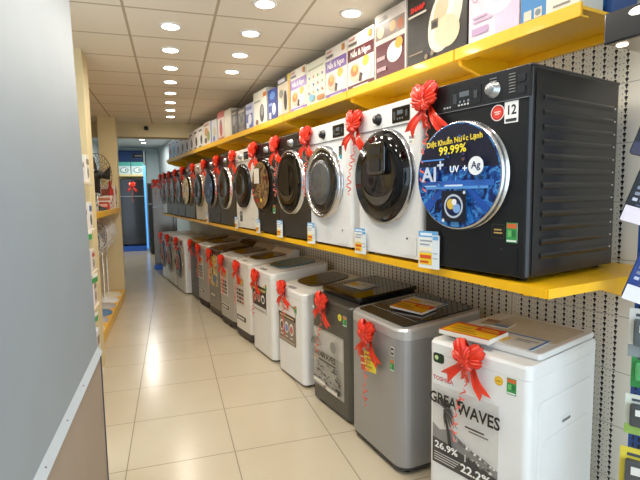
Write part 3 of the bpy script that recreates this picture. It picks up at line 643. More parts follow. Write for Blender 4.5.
def P_stripe(t, x, h):
    ops = [('r', 0, 0, 1, 1, '#d8d2c8')]; random.seed(int(h*1000)+int(x*100))
    ops += [('r', .1, .66, .9, .9, '#c8a878'), ('c', .3, .75, .14, '#b8543c'), ('c', .68, .78, .1, '#d8c060')]
    for r_ in range(4):
        for q in range(3): ops.append(('r', .12+.28*q, .08+.13*r_, .34+.28*q, .16+.13*r_, random.choice(['#3a302c', '#5a4a40', '#c0543c', '#8a7a6c'])))
    sheet('poster', t, -x+.04, h-.52, .28, .36, ops)
    sheet('name_plate', t, -x+.05, .2, .30, .07, [('r', .02, .08, .98, .92, '#4a4642'), ('r', .1, .3, .8, .65, '#d8d4cc')])
def P_photo(t, x, h): 
    sheet('poster', t, -x+.05, .42, .38, .42, [('r', 0, 0, 1, 1, M_YPHOTO), ('r', .1, .7, .6, .9, '#e0c040'), ('r', .5, .1, .9, .35, '#6f86a8')])
    sheet('name_plate', t, -x+.08, .25, .26, .06, [('r', .1, .2, .9, .8, '#d0ccc4')], base='#55504a')
def X_en(t, x, h):
    sheet('energy_label', t, .10, h-.20, .05, .075, GREEN_LABEL); sheet('yellow_tag', t, .055, h-.185, .035, .045, [('r', .1, .1, .9, .9, '#d9c63a')])
TL = []
TL.append(top_loader('white top-load washer with black and grey palm wave poster, nearest the camera', 1.55, -1.64, .54, .66, .905, '#ebeceb', 9.5, lid='white', rise=.0, poster=P_wave, extra=X_tosh, handle=True, rad=.035))
TL.append(top_loader('silver grey top-load washer with yellow price paper on its front', 2.375, -1.645, .62, .60, .875, '#a4a5a8', -3, .45, top='#c4c5c6', rise=.055, lid='inset', extra=X_lg, rad=.07, lidcol='#2b2724', base='#3a3a3c', bh=.045))
TL.append(top_loader('dark grey top-load washer with black lid and silver poster', 3.03, -1.69, .60, .62, .855, '#55544f', 0, .35, rise=.045, lid='slab', poster=P_dark, extra=X_dark, rad=.05, lidcol='#141312', lidlift=.02))
TL.append(top_loader('white top-load washer with brown poster of three pictures', 3.76, -1.69, .56, .62, .815, '#e8e6e0', 0, rise=.085, lid='window', poster=P_brown, extra=X_en, lidcol='#34343c', rad=.05))
TL.append(top_loader('white top-load washer with blue window lid and black poster', 4.475, -1.70, .59, .64, .885, '#e8e6e0', 0, rise=.07, lid='window', poster=P_black3, extra=X_en, lidcol='#3a7a98', rad=.06))
TL.append(top_loader('white top-load washer with dark base, just beyond the blue window lid', 5.11, -1.71, .5, .62, .90, '#e6e2da', 2, rise=.06, lid='window', poster=P_stripe, lidcol='#35302c', rad=.05, base='#3c3430', back=.06))
TL.append(top_loader('silver top-load washer with dark base and barred poster, beside the brown one', 5.75, -1.72, .56, .62, .90, '#b9b7b2', 2, .3, rise=.06, top='#d6d3cc', lid='window', poster=P_stripe, lidcol='#35302c', rad=.06, base='#3a302c', back=.06))
TL.append(top_loader('brown top-load washer with dark lid and yellow photo poster', 6.37, -1.73, .56, .62, .92, '#8a857c', 2, .3, top='#4a3a28', rise=.05, lid='inset', poster=P_photo, lidcol='#5a3f1e', rad=.05, base='#4a423c', back=.04))
TL.append(top_loader('silver top-load washer beyond the brown one', 7.0, -1.73, .56, .62, .93, '#b2aea8', 2, .3, top='#d2cec4', rise=.05, lid='window', poster=P_stripe, lidcol='#4a4236', rad=.06, base='#2e2624', back=.05))
TL.append(top_loader('black top-load washer with painted shelf reflection on top, beside the front-loaders on the floor', 7.64, -1.76, .54, .62, .95, '#2c2723', 1, .2, top='#8a6a34', rise=.05, lid='inset', lidcol='#7a5a2a', rad=.04))  # brown of top and lid is the yellow shelf's reflection, painted in
# floor-standing front-loaders at the far end
def floor_fl(label, s, wd, ring):
    t = front_loader(label, s, wd, .93, .62, '#e2e0dc', None, 0, 'glass', ring, -.03, .5, .27, -.05, (.08, .22))
    t['group'] = 'front-load washers on the floor'; place(t, s, -1.68, 0); return t
FF = [floor_fl('white front-load washer on the floor beside the black top-loader', 8.32, .68, '#b0b0b0'),
      floor_fl('white front-load washer on the floor, middle of the three', 9.12, .66, '#c0c0c0'),
      floor_fl('white front-load washer on the floor, farthest of the three', 9.85, .6, '#a0a0c0')]
TN = ['white washer with palm wave poster', 'silver grey washer', 'dark grey washer with black lid', 'white washer with brown poster', 'white washer with blue window lid', 'white washer beyond the blue window lid', 'silver washer beside the brown one', 'brown washer with photo poster', 'silver washer beyond the brown one', 'black washer with painted shelf reflection']
BX = [-.02, -.0, -.075, -.1, -.1, -.1, -.1, -.1, -.1, -.1]
for i, t in enumerate(TL):
    hh = [.905, .875, .855, .815, .885, .90, .90, .92, .93, .95][i]
    bow_on(t, BX[i], hh-[.04, .105, .04, .025, .09, .09, .09, .09, .09, .09][i], 'red ribbon bow on the front of the %s' % TN[i], 'red bows on the lower washers', [1, 1.05, 1., 1, 1, 1, 1, 1, 1, 1][i], [-.006, -.034, -.006, -.004, -.006, -.006, -.006, -.006, -.006, -.006][i], random.uniform(-10, 10))
for i, t in enumerate(FF):
    bow_on(t, -.12, .84, 'red ribbon bow on the %s floor front-loader of three' % ['nearest', 'middle', 'farthest'][i], 'red bows on the lower washers', 1.1, -.012, random.uniform(-8, 8))
# price papers and sale cards lying on the lids
def lid_paper(root, x, y, z, wd, ht, ops, label, cat, tilt=0., rz=0, th=.004, name='sale_card', group='price papers on the washer lids'):
    mb = MB(); mb.box((-wd/2, -ht/2, 0), (wd/2, ht/2, th), ink('#eeeae0')); mb.print_((-wd/2, -ht/2, th), (1, 0, 0), (0, 1, 0), wd, ht, ops, .0004)
    o = tag(mb.build(name), label, cat, group); o.location = local_pt(root, x, y, z); o.rotation_euler = (tilt, 0, root.rotation_euler[2]+math.radians(rz)); return o
YR = [('r', 0, 0, 1, 1, '#f0c018'), ('r', 0, .86, 1, 1, '#d83a1c'), ('r', 0, 0, 1, .06, '#d83a1c'), ('r', 0, 0, .03, 1, '#d83a1c'), ('r', .5, .55, 1, .9, '#d83a1c'), ('r', .56, .76, .9, .82, '#f4d23a'), ('r', .6, .64, .94, .70, '#f4d23a'), ('r', .1, .5, .45, .58, '#b8862a'), ('r', .1, .3, .6, .38, '#b8862a'), ('r', .2, .15, .7, .2, '#b8862a')]
WB = [('r', 0, 0, 1, 1, '#e4e6e4'), ('r', 0, .9, 1, 1, '#4f86c8'), ('r', .08, .2, .42, .6, '#f0c83a'), ('r', .5, .62, .9, .68, '#8a98a6'), ('r', .5, .5, .8, .55, '#8a98a6'), ('r', .95, 0, 1, 1, '#4f86c8')]
lid_paper(TL[0], -.10, .13, .939, .27, .19, YR, 'red and yellow sale card on the white palm poster washer', 'sale card', 0, 4, .022)
lid_paper(TL[0], .08, .20, .939, .26, .20, WB, 'white price sheet with yellow square on the white palm poster washer', 'price sheet', 0, 2, .003, 'price_sheet')
lid_paper(TL[0], -.13, .40, .939, .15, .12, [('r', 0, 0, 1, 1, '#b0a898'), ('r', 0, .5, .5, 1, '#8a6a5a'), ('r', .5, 0, 1, .4, '#7a9ac0')], 'small faded leaflet at the back of the white palm poster washer', 'leaflet', 0, 10, .003, 'leaflet')
lid_paper(TL[1], .04, .26, .918, .26, .14, YR, 'red and yellow sale card on the silver grey washer lid', 'sale card', .09, 14, .012)
lid_paper(TL[1], -.03, .40, .926, .3, .13, WB, 'white and blue price sheet on the silver grey washer lid', 'price sheet', .09, 8, .003, 'price_sheet')
lid_paper(TL[2], -.03, .30, .937, .24, .17, WB, 'white price sheet with yellow square on the black lid', 'price sheet', .073, 6, .003, 'price_sheet')
# yellow price paper hanging under the bow of the silver washer
mb = MB(); pw, ph = .175, .125
mb.box((-pw/2, 0, -ph/2), (pw/2, .002, ph/2), ink('#ecd83a')).print_((-pw/2, 0, -ph/2), (1, 0, 0), (0, 0, 1), pw, ph,
    [('r', 0, 0, .3, 1, '#d8502c'), ('r', 0, .3, .3, .38, '#f0d0a0'), ('r', 0, .64, .3, .72, '#f0d0a0'), ('r', .36, .78, .92, .88, '#8a7a2a'), ('r', .38, .56, .86, .66, '#a8862a'), ('r', .38, .42, .7, .48, '#a8862a'), ('r', .38, .2, .8, .28, '#a89030')], .0005)
o = tag(mb.build('price_paper'), 'yellow and red price paper taped to the silver grey washer front', 'price paper'); o.location = local_pt(TL[1], -.0, -.052, .61); o.rotation_euler = (0, math.radians(-9), TL[1].rotation_euler[2])

# ------------------------------------------------------------------ cartons on the top shelf
CG = 'cartons on the yellow top shelf'
def carton(s0, s1, h, d, base, ops, label, side=None, g=-2.022, sgap=.006, top=None, n='carton'):
    wd = abs(s1-s0) - sgap; mb = MB(); mb.box((-wd/2, 0, 0), (wd/2, d, h), ink(base), .002, 1)
    mb.print_((-wd/2, 0, 0), (1, 0, 0), (0, 0, 1), wd, h, ops, .0006)
    if side: mb.print_((wd/2, 0, 0), (0, 1, 0), (0, 0, 1), d, h, side, .0006)
    o = tag(mb.build(n), label, 'carton', CG); place(o, (s0+s1)/2, g, Z_UP); return o
def nau(band, white='#ece6dc'):
    return [('r', 0, 0, 1, 1, white), ('r', 0, .55, 1, .77, band), ('t', 'Nấu là Ngon', .5, .66, .15, '#f4efe8', .82), ('r', 0, 0, 1, .12, band), ('r', .2, .04, .8, .08, '#d8c8d0'),
            ('e', .3, .33, .22, '#d8c0a8', .17), ('e', .28, .36, .15, '#c87a3a', .1), ('e', .3, .40, .08, '#d8b03a', .06), ('e', .72, .30, .2, '#f2efea', .17), ('e', .72, .46, .12, '#e0c23a', .09), ('p', [(.45, .14), (.55, .14), (.62, .26), (.5, .3)], '#3a2420'),
            ('t', 'SHARP', .2, .93, .07, '#b84038', 1.0), ('r', .06, .82, .4, .87, '#6a605c'), ('r', .82, .84, .94, .96, '#c8843a')]
carton(1.345, 1.655, .45, .17, '#cfd0cc', [('r', 0, 0, .46, 1, '#3f86c2'), ('r', .46, 0, 1, 1, '#e6dfd2'), ('r', .06, .06, .2, .16, '#d8d2c0'), ('r', .25, .06, .39, .16, '#d8d2c0'), ('c', .32, .11, .05, '#7a8a94'), ('r', .58, .085, .86, .105, '#8a8680')], 'blue and cream carton nearest the camera on the top shelf')
carton(1.32, 1.62, .42, .2, '#1f4a86', [('r', .1, .1, .9, .4, '#2f7ac0'), ('r', .2, .5, .8, .8, '#d8483c')], 'dark blue carton behind the blue and cream one', g=-2.215)
carton(1.66, 1.997, .45, .36, '#e6d6dc', [('r', 0, 0, 1, 1, '#e2d2de'), ('r', .55, 0, 1, 1, '#d6c2da'), ('e', .62, .48, .3, '#efe8ee', .2), ('e', .62, .50, .16, '#dccfe0', .1), ('c', .14, .55, .06, '#c87aa0'), ('c', .14, .55, .045, '#ecdfe6'), ('c', .16, .72, .06, '#c87aa0'), ('c', .16, .72, .045, '#ecdfe6'), ('r', .08, .12, .42, .2, '#b89ac0'), ('r', .1, .26, .5, .285, '#c8a8c8'), ('r', .1, .31, .4, .335, '#c8a8c8')], 'pink and lilac carton with a pale round device, right of the black carton')
carton(2.005, 2.533, .455, .38, '#17120f', [('r', .015, .015, .985, .985, '#1c1613'), ('r', .02, .02, .3, .3, '#2a221c'), ('e', .66, .52, .25, '#e9dcc4', .44, -.42), ('e', .63, .60, .17, '#f4ead6', .30, -.42), ('e', .60, .62, .11, '#cbb894', .22, -.42), ('e', .70, .33, .2, '#dccaa8', .2, -.3), ('r', .44, .42, .56, .54, '#6a5a48'), ('r', .46, .44, .54, .51, '#2a2622'), ('t', 'SHARP', .20, .79, .095, '#d8281e', 1.05), ('r', .03, .695, .36, .725, '#b8b0a4'), ('r', .04, .18, .3, .2, '#8a7a64'), ('c', .36, .1, .03, '#8a7a64'), ('c', .47, .12, .03, '#8a7a64')],
       'large black carton with a cream rice cooker picture', [('r', .1, .1, .9, .9, '#241c18')])
carton(2.545, 2.9, .46, .36, '#e8e2dc', [('r', 0, 0, 1, 1, '#d8cfc8'), ('r', .03, .03, .97, .55, '#5f1826'), ('r', .03, .62, .97, .84, '#8a7a70'), ('e', .2, .73, .12, '#d8c8a8', .09), ('e', .6, .74, .1, '#c8a060', .08), ('e', .84, .72, .09, '#b0603a', .08), ('e', .66, .36, .24, '#efe8e2', .15), ('e', .8, .46, .12, '#d8a83a', .08), ('r', .58, .22, .74, .3, '#e0d8d2'), ('r', .08, .3, .36, .36, '#b89aa0'), ('r', .08, .14, .4, .2, '#b89aa0'), ('r', .05, .88, .4, .94, '#8a8078')], 'maroon carton with a white rice cooker, left of the black carton')
carton(2.91, 3.275, .42, .36, '#ece6dc', nau('#5a1822') + [('r', 0, 0, .02, 1, '#d8d0c8')], 'white carton with maroon band of lettering')
carton(3.29, 3.636, .42, .36, '#ece6dc', nau('#7a5aa8'), 'white carton with purple band, beside the maroon banded one')
carton(3.64, 4.0, .395, .36, '#e2e0d0', [('r', 0, 0, 1, 1, '#e0dfcd'), ('r', .08, .82, .92, .86, '#a8aa90')] + [('c', .14+.24*(i % 4), .66-.17*(i//4), .035, ['#3a6ac0', '#c86a3a', '#5aa05a', '#7a4a9a', '#c8a83a'][i % 5]) for i in range(12)] + [('e', .3, .2, .16, '#7ab8d0', .08), ('r', .6, .1, .95, .2, '#c87a3a')], 'pale green carton with small coloured dots')
carton(4.005, 4.356, .41, .36, '#ece6dc', nau('#9a7ac0'), 'white carton with lilac band, beside the pale green one')
carton(4.36, 4.685, .41, .36, '#d8cfc0', [('r', 0, 0, 1, .84, '#d2c6b0'), ('r', 0, .84, 1, 1, '#2a2436'), ('r', .06, .87, .6, .96, '#d8d4dc'), ('r', .8, .84, 1, 1, '#d8c02a'), ('r', .85, 0, 1, .84, '#d8a03c'), ('e', .62, .4, .12, '#2c2420', .24), ('e', .3, .6, .16, '#8a8a80', .1), ('e', .22, .3, .13, '#f0ece0', .18), ('r', 0, 0, 1, .08, '#d88a2a')], 'photo printed carton with dark top and orange edge')
carton(4.70, 4.955, .345, .34, '#2f3f88', [('r', 0, 0, 1, 1, '#30428e'), ('e', .5, .8, .3, '#5a86c8', .12), ('e', .65, .38, .2, '#e0e4ee', .18), ('r', .12, .1, .34, .3, '#d8dcea'), ('r', .1, .5, .5, .58, '#8aa8dc')], 'deep blue carton with white pictures')
carton(4.965, 5.415, .40, .36, '#e6e4da', [('r', 0, 0, 1, 1, '#e6e4d8'), ('e', .6, .35, .16, '#3a3836', .25), ('e', .62, .42, .1, '#8a8a86', .14), ('r', .7, .78, .92, .9, '#c8742a'), ('r', 0, 0, 1, .05, '#5aa85a'), ('e', .25, .14, .1, '#8a5a4a', .08), ('r', .08, .7, .5, .74, '#8aa08a'), ('r', .97, 0, 1, 1, '#20242a')], 'tall cream carton with a dark kettle picture')
carton(5.45, 5.70, .32, .34, '#c4cae6', [('r', 0, .0, 1, .62, '#3a4aa0'), ('e', .6, .4, .25, '#dfe4f2', .2), ('r', .1, .1, .5, .3, '#dfe4f2'), ('r', .1, .76, .9, .88, '#7a86c0')], 'small white and blue carton beside the dark ones')
carton(5.705, 6.01, .32, .34, '#332c26', [('e', .5, .5, .36, '#6a6258', .3), ('e', .5, .55, .2, '#25201c', .15), ('r', .1, .8, .9, .9, '#a89a88'), ('r', .1, .08, .9, .2, '#7a7268')], 'dark brown carton with a grey round picture')
carton(6.015, 6.265, .33, .34, '#2c2622', [('e', .4, .6, .25, '#7a7064', .2), ('r', .55, .1, .9, .4, '#5a5248'), ('r', .1, .85, .8, .92, '#b0a494')], 'narrow dark carton beside the plain cream one')
carton(6.275, 6.59, .39, .36, '#e6dfcc', [('r', 0, 0, 1, 1, '#e4ddc8'), ('r', .9, 0, 1, 1, '#cfc6ae')], 'plain cream carton between the dark ones and the red topped one')
carton(6.60, 6.935, .41, .36, '#e8d8cf', [('r', 0, 0, 1, 1, '#e4d2c8'), ('r', 0, .78, 1, 1, '#d86a62'), ('e', .5, .45, .2, '#b8483c', .3), ('e', .5, .62, .1, '#5a4a30', .08), ('r', .1, .05, .9, .12, '#c87a6a')], 'cream carton with red top and red picture')
carton(6.965, 7.32, .35, .36, '#dcdde0', [('r', 0, 0, 1, 1, '#d8dae0'), ('r', 0, 0, .14, 1, '#3a7ac8'), ('e', .6, .5, .22, '#c8c29a', .2), ('e', .5, .2, .18, '#7a7ab0', .12)], 'pale grey carton with a blue strip')
carton(7.33, 7.745, .37, .36, '#e6dccc', [('e', .4, .6, .26, '#c89a6a', .18), ('e', .7, .4, .2, '#8aa060', .2), ('e', .3, .25, .18, '#6a5a50', .12), ('r', .1, .85, .8, .92, '#a87a6a')], 'cream carton with food pictures beside the blue strip one')
rest = [(7.755, 8.09, .35, '#dcdad4', '#4a4a48', 'white carton with a dark jug picture, beside the food carton'), (8.10, 8.43, .35, '#dcd4cc', '#3f3c3a', 'off-white carton with a dark jug, second past the food carton'),
        (8.44, 8.79, .34, '#d6d0d0', '#6a5a6a', 'pinkish carton with a mauve picture, third past the food carton'), (8.80, 9.15, .34, '#d2cad0', '#4a3a4a', 'pinkish carton with a dark mauve picture, fourth past the food carton'),
        (9.16, 9.57, .35, '#cfc8cf', '#5a4a5a', 'greyish pink carton just before the pale blue ones'), (9.58, 9.98, .35, '#c9cfd8', '#5a6a80', 'grey carton touching the pale blue ones'),
        (10.0, 10.37, .39, '#bcd2e4', '#4a86b8', 'pale blue carton second from the far end of the top shelf'), (10.38, 10.75, .38, '#b4cde4', '#c85a6a', 'pale blue carton with red print at the far end of the top shelf')]
for a, b, h, c, c2, lb in rest: carton(a, b, h, .34, c, [('e', .55, .4, .2, c2, .22), ('r', .1, .8, .7, .88, c2), ('r', .1, .08, .5, .14, c2)], lb)

# ------------------------------------------------------------------ near right: range hood, post with hanging goods
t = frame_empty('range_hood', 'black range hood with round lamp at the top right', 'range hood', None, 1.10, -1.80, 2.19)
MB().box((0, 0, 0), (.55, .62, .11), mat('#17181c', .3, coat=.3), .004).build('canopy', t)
MB().box((.012, .012, -.004), (.54, .6, .001), mat('#b9a892', .3, metal=.5)).build('filter_panel', t)
for x, y in ((.04, .05), (.4, .05)): MB().lathe([(.02, 0), (.018, -.004)], (x, y, -.004), (0, 0, 1), mat('#fff2dc', .4, grain=0, emit=5), n=20).build('hood_lamp', t)
MB().lathe([(.014, 0), (.012, .004)], (.12, 0, .085), (0, -1, 0), mat('#fff6ea', .4, grain=0, emit=3), n=24, sx=2.4).build('face_glare', t)  # glowing ellipse added as reflected glare on the hood face
t = frame_empty('slotted_post', 'blue slotted steel post at the right edge holding hooked packs', 'display post', None, 1.085, -2.12, 0)
mb = MB(); M_BLUE = mat('#1f4fa0', .4, grain=.05); mb.box((-.03, 0, 0), (.05, .04, 2.0), M_BLUE, .003)
for k in range(60): mb.box((-.0305-.0005, .012, .05+k*.032), (-.0295, .026, .07+k*.032), M_BLACK); 
for k in range(60): mb.box((-.012, -.0012, .05+k*.032), (-.004, .0005, .07+k*.032), M_BLACK); mb.box((.012, -.0012, .05+k*.032), (.02, .0005, .07+k*.032), M_BLACK)
mb.build('upright', t)
def hook(z, x, y): MB().tube([(.03, 0, z), (x*.96, y*.96, z), (x*1.08, y*1.08, z+.012)], .004, mat('#b8bcc0', .3, metal=.8)).build('hook', t)
for z, x, y in ((1.975, .18, -.19), (1.805, .16, -.15), (1.505, .18, -.15), (1.155, .085, -.09), (.965, .085, -.08), (.795, .085, -.09), (.565, .085, -.09)): hook(z, x, y)
def keypad(s, g, z, ht, label, foot, tilt=18, yaw=35, base='#1a1c24'):
    mb = MB(); w_ = .15; mb.prism(rrect(-w_/2, -ht, w_/2, 0, .012), -.008, .008, mat(base, .35), ax=1, bev=.002)
    ops = []
    for r_ in range(9):
        for q in range(5): ops.append(('r', .1+.165*q, .27+.075*r_, .21+.165*q, .31+.075*r_, '#8a90a0' if (r_+q) % 4 else '#c8ccd8'))
    ops += [('r', 0, 0, 1, .2, foot), ('c', .5, .1, .1, '#c87aa0' if foot != '#e8e8f0' else '#2a4aa0'), ('r', .2, .22, .8, .235, '#5a6080')]
    mb.print_((-w_/2, -.008, -ht), (1, 0, 0), (0, 0, 1), w_, ht, ops, .0005)
    mb.box((-.012, -.01, -.005), (.012, .01, .02), mat('#d0d2d6', .3))
    o = tag(mb.build('keypad_pack'), label, 'keypad pack', 'keypad packs at the right edge'); place(o, s, g, z, yaw); o.rotation_euler[0] = 0; o.rotation_euler[1] = math.radians(tilt); return o
keypad(.905, -1.93, 1.97, .22, 'black keypad pack hanging topmost at the right edge', '#3a3a52')
keypad(.925, -1.97, 1.80, .30, 'black keypad pack with pink and white foot at the right edge', '#e6dce6')
keypad(.905, -1.97, 1.50, .30, 'blue keypad pack with white foot, lowest at the right edge', '#e8e8f0', base='#22408a')
def pack(s, g, z, wd, ht, cols, label):
    mb = MB(); mb.box((-wd/2, 0, -ht), (wd/2, .003, 0), ink(cols[0])); mb.print_((-wd/2, 0, -ht), (1, 0, 0), (0, 0, 1), wd, ht, [('r', 0, 0, 1, .25, cols[1]), ('r', .15, .84, .85, .9, '#50555a')], .0005)
    mb.box((-wd*.38, -.03, -ht*.75), (wd*.38, 0, -ht*.2), mat(cols[2], .3), .008); mb.box((-wd*.25, -.034, -ht*.45), (wd*.1, -.028, -ht*.3), ink('#e8e8e4'))
    o = tag(mb.build('blister_pack'), label, 'blister pack', 'blister packs at the right edge'); place(o, s, g, z, 25); return o
pack(1.0, -2.03, 1.17, .15, .2, ('#dfe3e0', '#8a9498', '#5a6468'), 'grey and white blister pack below the shelf end at the right edge')
pack(1.0, -2.04, .98, .13, .14, ('#3fa05a', '#2f8a4a', '#58b070'), 'small green blister pack at the right edge')
pack(1.0, -2.03, .81, .15, .17, ('#dfe6da', '#9ac060', '#4a4e50'), 'white and green blister pack at the right edge, above the lowest one')
pack(1.0, -2.03, .58, .17, .22, ('#e3d24a', '#8ab048', '#4e5254'), 'yellow and green blister pack, lowest at the right edge')

# ------------------------------------------------------------------ left side: shelves, fans, small goods
G_LS = 'shelves on the left'
t = empty('display_rack', 'beige display rack with three decks and green price tags, behind the partition', 'shelf', G_LS, (0, 0, 0))
MB().box((-1.38, 3.0, 0), (-1.36, 4.6, 2.4), mat('#cfc2a4', .6)).build('back_panel', t)
for y in (3.0, 4.56): MB().box((-1.36, y, 0), (-1.30, y+.04, 2.4), M_BEIGE).build('upright', t)
for z in (.10, .72, 1.02, 1.38, 1.78):
    MB().box((-1.36, 3.0, z-.02), (-.645, 4.6, z), mat('#d4c8ae', .5)).build('deck', t)
mb_ = None
for z, y in ((.72, 3.95), (1.02, 4.05), (1.38, 3.9), (1.02, 3.3), (.72, 3.4)):
    mb = MB(); mb.add([(-.642, y-.16, z-.05), (-.60, y+.14, z-.05), (-.60, y+.14, z+.02), (-.642, y-.16, z+.02), (-.645, y-.16, z-.05), (-.603, y+.14, z-.05), (-.603, y+.14, z+.02), (-.645, y-.16, z+.02)],
           [(0, 1, 2, 3), (7, 6, 5, 4), (0, 4, 5, 1), (3, 2, 6, 7), (0, 3, 7, 4), (1, 5, 6, 2)], ink('#e9ece4'))
    mb.print_((-.642, y-.16, z-.05), (.1386, .9903, 0), (0, 0, 1), .30, .07, [('r', .0, .0, 1, .62, '#3f9a55'), ('r', .1, .74, .6, .86, '#8a8f88')], .0008); o = mb.build('price_tag', t)
random.seed(21)
k = 0
GOODC = ['#e6e2dc', '#d9cfc6', '#e3d5d2', '#dcdfe2', '#e9e4d6']
lvl = {.10: 'bottom', .72: 'second', 1.02: 'third', 1.38: 'fourth', 1.78: 'top'}
for z in (.10, .72, 1.02, 1.38, 1.78):
    for j, y in enumerate((3.35, 3.75, 4.15, 4.45)):
        hh = random.uniform(.17, .25) if z > .2 else .4
        wd = random.uniform(.24, .28) if j < 3 else .16
        c = GOODC[(k) % 5]; k += 1
        mb = MB(); mb.box((-.24, -wd/2, 0), (0, wd/2, hh), ink(c), .004); mb.print_((0, -wd/2, 0), (0, 1, 0), (0, 0, 1), wd, hh, [('r', .1, .66, .9, .86, random.choice(['#b04a4a', '#4a6a9a', '#8a7a6a', '#6a4a5a'])), ('e', .5, .36, .26, random.choice(['#8a8a88', '#c8a08a', '#5a5a60']), .2)], .0006)
        mb.print_((-.24, -wd/2, 0), (1, 0, 0), (0, 0, 1), .24, hh, [('r', .15, .55, .85, .8, random.choice(['#b04a4a', '#4a6a9a', '#a08a7a']))], .0006)
        o = tag(mb.build('small_carton'), 'small pale carton on the %s deck of the left rack, %s from the camera' % (lvl[z], ORD[j]), 'carton', 'small cartons on the left rack'); o.location = (-.66, y, z)
t = empty('fan_shelf', 'yellow two-deck shelf of fans between the beige columns', 'shelf', G_LS, (0, 0, 0))
for z, nm in ((.12, 'lower_deck'), (1.48, 'upper_deck')):
    y0 = 5.62
    MB().box((-1.38, y0, z-.03), (-.80, 8.33, z), M_YEL).build(nm, t)
    MB().box((-.80, y0, z-.06 if z > 1 else 0.01), (-.785, 8.33, z+.012), M_YEL, .003).build('front_lip', t)
    MB().box((-1.38, y0-.012, z-.06 if z > 1 else 0.01), (-.785, y0, z+.012), M_YEL, .003).build('end_lip', t)
for y in (5.66, 8.28): MB().box((-1.39, y, 0), (-1.35, y+.04, 2.3), M_BEIGE).build('upright', t)
MB().box((-1.395, 5.62, .1), (-1.385, 8.33, 2.3), mat('#cdbf9e', .6)).build('back_panel', t)
def fan(x, y, z0, hz, basec, cagec, bladec, label, r=.2, rb=.19, group='standing fans on the yellow shelf', ang=0):
    t = empty('standing_fan', label, 'fan', group, (x, y, z0), math.radians(ang)); h = hz-z0
    bm_ = mat(basec, .4, grain=.02); MB().lathe([(rb, 0), (rb, .02), (rb*.9, .035), (rb*.4, .05), (.03, .07)], (0, 0, 0), (0, 0, 1), bm_, n=40).build('base', t)
    MB().lathe([(.016, .05), (.016, h*.6), (.011, h*.6), (.011, h)], (0, 0, 0), (0, 0, 1), mat('#c9c7c2', .3, metal=.4), n=14).build('pole', t)
    MB().lathe([(.03, -.10), (.055, -.09), (.06, 0), (.05, .03)], (0, 0, h), (1, 0, 0), bm_, n=20).build('motor', t)
    cm = mat(cagec, .4, grain=.02); mb = MB(); nr = 28
    for a in range(nr):
        q = 2*PI*a/nr; c_, s_ = math.cos(q), math.sin(q)
        mb.tube([(.10, .03*c_, h+.03*s_), (.095, r*.6*c_, h+r*.6*s_), (.06, r*.95*c_, h+r*.95*s_), (.04, r*c_, h+r*s_), (.015, r*.95*c_, h+r*.95*s_), (-.01, r*.5*c_, h+r*.5*s_)], .0022, cm, 4)
    for rr, xx in ((r, .04), (r*.6, .095), (r*.33, .1)):
        mb.tube([(xx, rr*math.cos(2*PI*i/32), h+rr*math.sin(2*PI*i/32)) for i in range(33)], .004 if rr == r else .002, cm, 5)
    mb.build('cage', t)
    MB().lathe([(.035, .0), (.035, .01), (.001, .014)], (.098, 0, h), (1, 0, 0), bm_, n=20).build('cage_badge', t)
    mb = MB()
    for kq in range(3):
        vs = []
        for i in range(7):
            rr = r*.2+r*.68*i/6
            for v in (-1, 0, 1):
                a = kq*2*PI/3 + v*.48*(1-.25*i/6) + .15*i/6; vs.append((.05+.014*v, rr*math.cos(a), h+rr*math.sin(a)))
        mb.add(vs, [(i*3+j, i*3+j+1, (i+1)*3+j+1, (i+1)*3+j) for i in range(6) for j in range(2)], mat(bladec, .3), True)
    mb.lathe([(r*.22, .03), (r*.22, .06), (.001, .075)], (0, 0, h), (1, 0, 0), mat(bladec, .3), n=20); mb.build('blades', t)
    return t
fans = [(5.9, '#eceae6', '#5a564f', '#8a8680', 1.13, 'standing fan with white base, nearest on the lower yellow deck', .22), (6.3, '#b9b2ae', '#d8d6d2', '#c8c6c2', 1.06, 'standing fan with grey base beside the nearest white one', .2),
        (6.7, '#5f83a8', '#6a6660', '#a8a6a2', 1.15, 'standing fan with blue base', .2), (7.1, '#bcb4ae', '#e6e4e0', '#dcdad6', 1.08, 'standing fan with grey base beyond the blue one', .2),
        (7.5, '#eceae6', '#ecebe8', '#e4e2de', 1.16, 'standing fan with white base and white cage, fifth from the camera', .23), (7.92, '#e6dcc0', '#e0ded8', '#d8d6d2', 1.1, 'standing fan with cream base, farthest on the deck', .2)]
for y, b, c, bl, hz, lb, r in fans: fan(-.995, y, .12, hz, b, c, bl, lb, r, ang=-40)
fan(-.93, 6.85, 1.48, 1.95, '#1c1a18', '#26221f', '#2c2a28', 'black fan standing on the upper yellow deck', .28, .125, None, -30)
mb = MB(); mb.lathe([(.03, 0), (.035, .1), (.03, .30), (.018, .36), (.018, .42)], (0, 0, 0), (0, 0, 1), mat('#b8281e', .35), n=16); o = tag(mb.build('red_flask'), 'tall red flask standing on the upper yellow deck', 'flask'); o.location = (-.86, 7.74, 1.48)
goods = [(5.95, .20, .12, '#d8d4cc', '#8a8478', 'grey white box at the near end of the upper yellow deck'), (7.12, .12, .10, '#c83a28', '#e8b8a8', 'red box on the upper yellow deck'), (7.3, .2, .13, '#e6dfd4', '#b05a4a', 'cream box beside the red one on the upper deck'), (7.52, .18, .2, '#dfd3c6', '#c87a5a', 'taller cream box on the upper yellow deck'), (8.0, .2, .36, '#e0d2c4', '#a85a4a', 'tall pale box at the far end of the upper yellow deck')]
